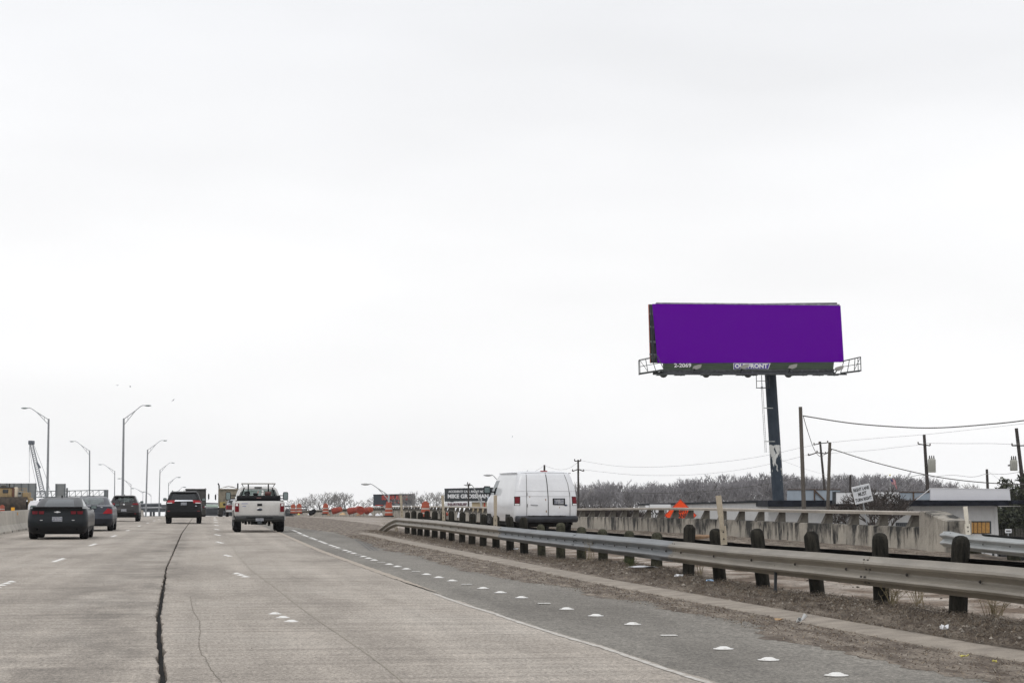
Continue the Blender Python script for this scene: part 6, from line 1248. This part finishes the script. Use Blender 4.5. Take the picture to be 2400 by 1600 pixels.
wire('slack wire left of the slim pole above the van roof', [(1276,1091),(1310,1100),(1335,1096),(1354,1083)], 205, 190, .014, m_wirel); wire('slack wire between the two pole tops above the van roof', [(1238,1106),(1255,1103),(1275,1091)], 210, 205, .012, m_wirel)
wire('thin wire sloping right from the small pole above the roof sign', [(2318,1105),(2340,1122),(2365,1140)], 160, 150, .012, m_wirel); wire('thin pale wire running left from the leaning dark pole toward the trees', [(1800,1058),(1850,1085),(1935,1112),(2000,1120)], 185, 175, .010, m_wirel)
# flag
f = Fr('flagpole', 'small flagpole with a furled drooping striped flag above the bush', 'flagpole', 2086, 1240, 175); lean_pole(f, 'pole', m_steel2, (2086,1113), (2088,1240), .04, .03, 8); MB().lathe([(.02,-.08),(.09,0),(.02,.08)], 8, f.l(2086,1113)).build('finial', m_yel, f.t)
m_fr = M('flag stripes', (.50,.10,.12), .8); m_fb = M('flag blue', (.06,.07,.22), .8); m_fw = M('flag white stripe', (.60,.52,.53), .8)
fl = Fr('flag', 'drooping red and white striped flag with a blue corner above the bush', 'flag', 2086, 1120, 174.9)
N = 13
for k in range(N):
    b = MB(); rows = []
    for i in range(9):
        u = i/8
        def P(v_): return (2086.5+13*u+2.0*v_*2+ (1-u)*0, 1119+v_*13+14*u*(.45+.5*v_)+1.5*math.sin(u*7+v_*2))
        a = fl.l(*P(k/N)); c_ = fl.l(*P((k+1)/N)); yy = .12*math.sin(u*9); rows.append([(a.x, yy, a.z), (c_.x, yy, c_.z)])
    if k < 7: b.grid(rows[3:]); b2 = MB().grid(rows[:4]); b2.build('canton', m_fb, fl.t, fix=False)
    else: b.grid(rows)
    b.build('stripe', m_fr if k % 2 == 0 else m_fw, fl.t, fix=False)
# birds
m_bird = M('bird grey', (.12,.12,.13), .9)
bm_me = MB().tube([(0,-.16,0),(0,-.05,.01),(0,.08,.01),(0,.2,0)], [.012,.045,.04,.008], 6).add([(0,-.05,.02),(0,.07,.02),(.22,.05,.10),(.42,-.05,.04),(.2,-.06,.08),(-.22,.05,.10),(-.42,-.05,.04),(-.2,-.06,.08)], [(0,1,2,4),(4,2,3),(1,0,7,5),(5,7,6)]).mesh('bird', m_bird)
for i, (x, y) in enumerate([(275,903),(305,906),(406,938),(1201,1023)]):
    o = link('bird', bm_me, None, cf(x, y, 240), (.2, .3*i, .6+i)); o.scale = (.7,)*3; tag(o, ['tiny bird in the sky, leftmost of the pair above the left lamps','tiny bird in the sky, right one of the pair above the left lamps','lone tiny bird above the black sport utility vehicle','faint tiny bird above the white van'][i], 'bird', 'birds in the grey sky')

# ------------------------------------------------------------------ trees
m_bark = M('grey bare bark', (.27,.26,.27), .9, var=.28, scale=.25); m_barkt = M('dark trunk bark', (.12,.115,.118), .9, var=.2, scale=.6); m_barkp = M('pale bare bark', (.25,.24,.235), .9, var=.2, scale=.6); m_barkd = M('dark bush bark', (.060,.048,.042), .9, var=.3, scale=2)
def gen_tree(seed, Ht=8.0, r0=.15, levels=5, spread=.62, nb=3, rmin=.012, droop=0, trunk=.3, crown=1.0):
    q = random.Random(seed); trunkb = MB(); crownb = MB()
    def grow(b, p, d, L, r, lv):
        b = trunkb if lv < 3 else crownb
        pts = [p]; rr = [r]; n = 3 if lv < 3 else 2
        for i in range(n):
            d = (d+Vector((q.gauss(0, .13), q.gauss(0, .13), q.gauss(.05, .08)-droop))).normalized(); p = p+d*L/n; pts.append(p); rr.append(max(rmin*.7, r*(1-.45*(i+1)/n)))
        b.tube(pts, rr, 5 if lv < 2 else 3, cap=False)
        if lv >= levels: return
        k = nb+(q.random() < .4)
        for i in range(k):
            a = q.uniform(0, 6.28); s_ = spread*q.uniform(.5, 1.25); side = Vector((math.cos(a), math.sin(a), 0)); nd_ = (d+side*s_+Vector((0, 0, .08))).normalized(); st = pts[-1] if i < 2 or lv == 0 else pts[-2].lerp(pts[-1], q.random()); grow(crownb, st, nd_, L*q.uniform(.62, .85), max(rmin, r*.52), lv+1)
    L0 = Ht*trunk; grow(trunkb, Vector((0, 0, 0)), Vector((0, 0, 1)), L0, r0, 0); return trunkb, crownb
protos = []
for sd_, (mat_, lv, sp) in enumerate([(m_bark, 6, .62), (m_bark, 6, .55), (m_bark, 6, .7), (m_bark, 6, .6), (m_bark, 6, .5), (m_barkp, 5, .75), (m_barkp, 5, .65)]):
    a, c_ = gen_tree(100+sd_, 8, .19, lv, sp, 2 if lv == 6 else 2, .02, trunk=.27); hh = max(v_[2] for v_ in c_.v); protos.append((a.mesh('trunk', m_barkt, fix=False), c_.mesh('crown', mat_, fix=False), hh))
def tree(px, ytop, dep, zb, pi, label, group, name='bare_tree', cat='tree', wide=1.0):
    top = cf(px, ytop, dep); a, c_, hh = protos[pi]; base = Vector((top.x, top.y, zb)); s_ = (top.z-zb)/hh; t = thing(name, label, cat, base, R.uniform(0, 6.28), group); t.scale = (s_*wide, s_*wide, s_)
    link('trunk', a, t); link('crown', c_, t)
SKY = [(1355,1140),(1400,1131),(1440,1128),(1478,1135),(1516,1128),(1560,1130),(1592,1124),(1643,1120),(1707,1116),(1771,1113),(1835,1109),(1900,1112),(1990,1113),(2050,1113),(2110,1110),(2150,1119),(2200,1125),(2235,1140)]
ROWN = ['front','second','third','rearmost']
for row, (dep, st, dy) in enumerate([(262, 21, 8), (285, 17, 4), (312, 15, 0), (340, 15, 0)]):
    x = 1350+row*4; ti = 0
    while x < 2240: tree(x+R.uniform(-5, 5), interp(SKY, x)+dy+R.choice((-7, -3, 0, 4, 9, 15)), dep, -5.2, R.randrange(5), 'grey leafless tree in the '+ROWN[row]+' row of the far wood, '+ordw(ti)+' from the white van', 'leafless trees of the far wood', wide=R.uniform(.85, 1.45)); x += st; ti += 1
for i_, (x, y, d_) in enumerate([(700,1168,330),(718,1163,320),(738,1154,310),(758,1160,315),(775,1152,310),(795,1150,305),(815,1153,310),(838,1156,315),(858,1160,325),(872,1168,330)]): tree(x, y, d_, -4.5, 5+R.randrange(2), 'pale leafless tree left of the red lettered billboard, '+ordw(i_)+' from the pickup', 'pale leafless trees left of the red lettered billboard', wide=1.5)
for i_, (x, y, d_) in enumerate([(978,1160,300),(990,1153,290),(1004,1149,285),(1018,1152,290),(1030,1150,285),(1040,1158,295)]): tree(x, y, d_, -4.5, 5+R.randrange(2), 'pale leafless tree between the two small billboards, '+ordw(i_)+' from the left', 'pale leafless trees between the small billboards', wide=1.35)
tree(2262, 1132, 230, -4, 6, 'small sparse leafless tree above the white roof sign box', 'sparse trees above the roof'); tree(2225, 1130, 240, -4, 5, 'thin leafless tree right of the transformer pole', 'sparse trees above the roof'); tree(1338, 1125, 200, -3.5, 6, 'slim leafless tree right beside the white van', 'sparse trees by the van')
# leafless bush in front of the building
a, c_ = gen_tree(51, 3.4, .10, 6, .9, 3, .007, droop=.05, trunk=.20); hb = max(v_[2] for v_ in c_.v)
def bush(px, ytop, dep, zb, label, wide=1.3, mesh=None):
    top = cf(px, ytop, dep); s_ = (top.z-zb)/hb; t = thing('leafless_bush', label, 'bush', (top.x, top.y, zb), R.uniform(0, 6), 'leafless bushes beyond the parapet'); t.scale = (s_*wide, s_*wide, s_); link('stem', bush_a, t); tag(link('twigs', bush_c, t), kind='stuff')
bush_a = a.mesh('stem', m_barkd, fix=False); bush_c = c_.mesh('twigs', m_barkd, fix=False)
bush(2040, 1136, 112, -2.4, 'big dense leafless bush right behind the leaning lane sign', .9); bush(2072, 1146, 116, -2.4, 'rounded leafless bush under the flag', .55); bush(1975, 1168, 113, -2.4, 'small leafless bush at the foot of the second wooden pole', .55)
for i, (x, y) in enumerate([(1362,1184),(1385,1181),(1405,1178),(1425,1182),(1447,1183),(1470,1186),(1490,1186)]): bush(x, y, 120, -2.4, 'low brown brush seen through the parapet rail, '+ordw(i)+' clump right of the white van', 1.1)
m_rbrush = None
# evergreen at the right edge
def leafy(name, label, px, ytop, dep, zb, W, D, n, m_, seed, lmin=.10, lmax=.2):
    q = random.Random(seed); top = cf(px, ytop, dep); Hh = top.z-zb; t = thing(name, label, 'tree', (top.x, top.y, zb)); tb, cb = gen_tree(seed, Hh*.9, .16, 4, .7, 3, .02, trunk=.3); tb.v += []; tb.build('trunk', m_dkp, t, fix=False); tag(cb.build('branch', m_dkp, t, fix=False), kind='stuff')
    cl = [(Vector((q.gauss(0, W*.33), q.gauss(0, D*.33), Hh*q.uniform(.18, .93))), q.uniform(.35, .8)) for _ in range(60)]; b = MB()
    for _ in range(n):
        c0, r_ = q.choice(cl); k = 1-.55*max(0, (c0.z/Hh-.5)*2); d_ = Vector((q.gauss(0, 1), q.gauss(0, 1), q.gauss(0, .8))).normalized()*r_*q.uniform(.5, 1.05); p = Vector((c0.x*k, c0.y*k, c0.z))+d_; a1 = Vector((q.gauss(0, 1), q.gauss(0, 1), q.gauss(0, 1))).normalized(); a2 = a1.cross(Vector((q.gauss(0, 1), q.gauss(0, 1), q.gauss(0, 1)))).normalized(); l = q.uniform(lmin, lmax)
        b.add([p-a1*l, p-a2*l*.45, p+a1*l, p+a2*l*.45], [(0,1,2,3)], q.randrange(2))
    tag(b.build('foliage', m_, t, fix=False), kind='stuff')
m_ev = [M('evergreen dark', (.030,.036,.020), .8, var=.3, scale=1.5), M('evergreen mid', (.052,.058,.030), .8, var=.3, scale=1.5)]
leafy('evergreen_tree', 'dark evergreen tree at the right edge behind the building canopy', 2404, 1104, 150, -3, 5, 3, 9000, m_ev, 5); leafy('evergreen_tree', 'broad dark evergreen beside the right wall of the white building', 2372, 1176, 152, -3, 4.2, 2.4, 10000, m_ev, 6); leafy('evergreen_tree', 'low dark evergreen hanging under the building canopy', 2395, 1190, 145, -3, 3.4, 2, 7000, m_ev, 8)
# haze
hz = MB().box(-950, 950, -60, 1750, -25, 45).build('haze', None) if False else None
me = bpy.data.meshes.new('haze'); b = MB().box(-700, 800, -60, 1700, -20, 45); me.from_pydata(b.v, [], b.f); hm = bpy.data.materials.new('haze air'); hm.use_nodes = True; t = hm.node_tree; t.nodes.clear(); ho = nd('ShaderNodeOutputMaterial', t); pv = nd('ShaderNodeVolumePrincipled', t); pv.inputs['Color'].default_value = (.93,.95,1, 1); pv.inputs['Density'].default_value = .00014; pv.inputs['Anisotropy'].default_value = .2; t.links.new(pv.outputs[0], ho.inputs['Volume']); me.materials.append(hm)
ho_ = link('haze', me); tag(ho_, 'thin pale winter haze over the whole place', kind='stuff')
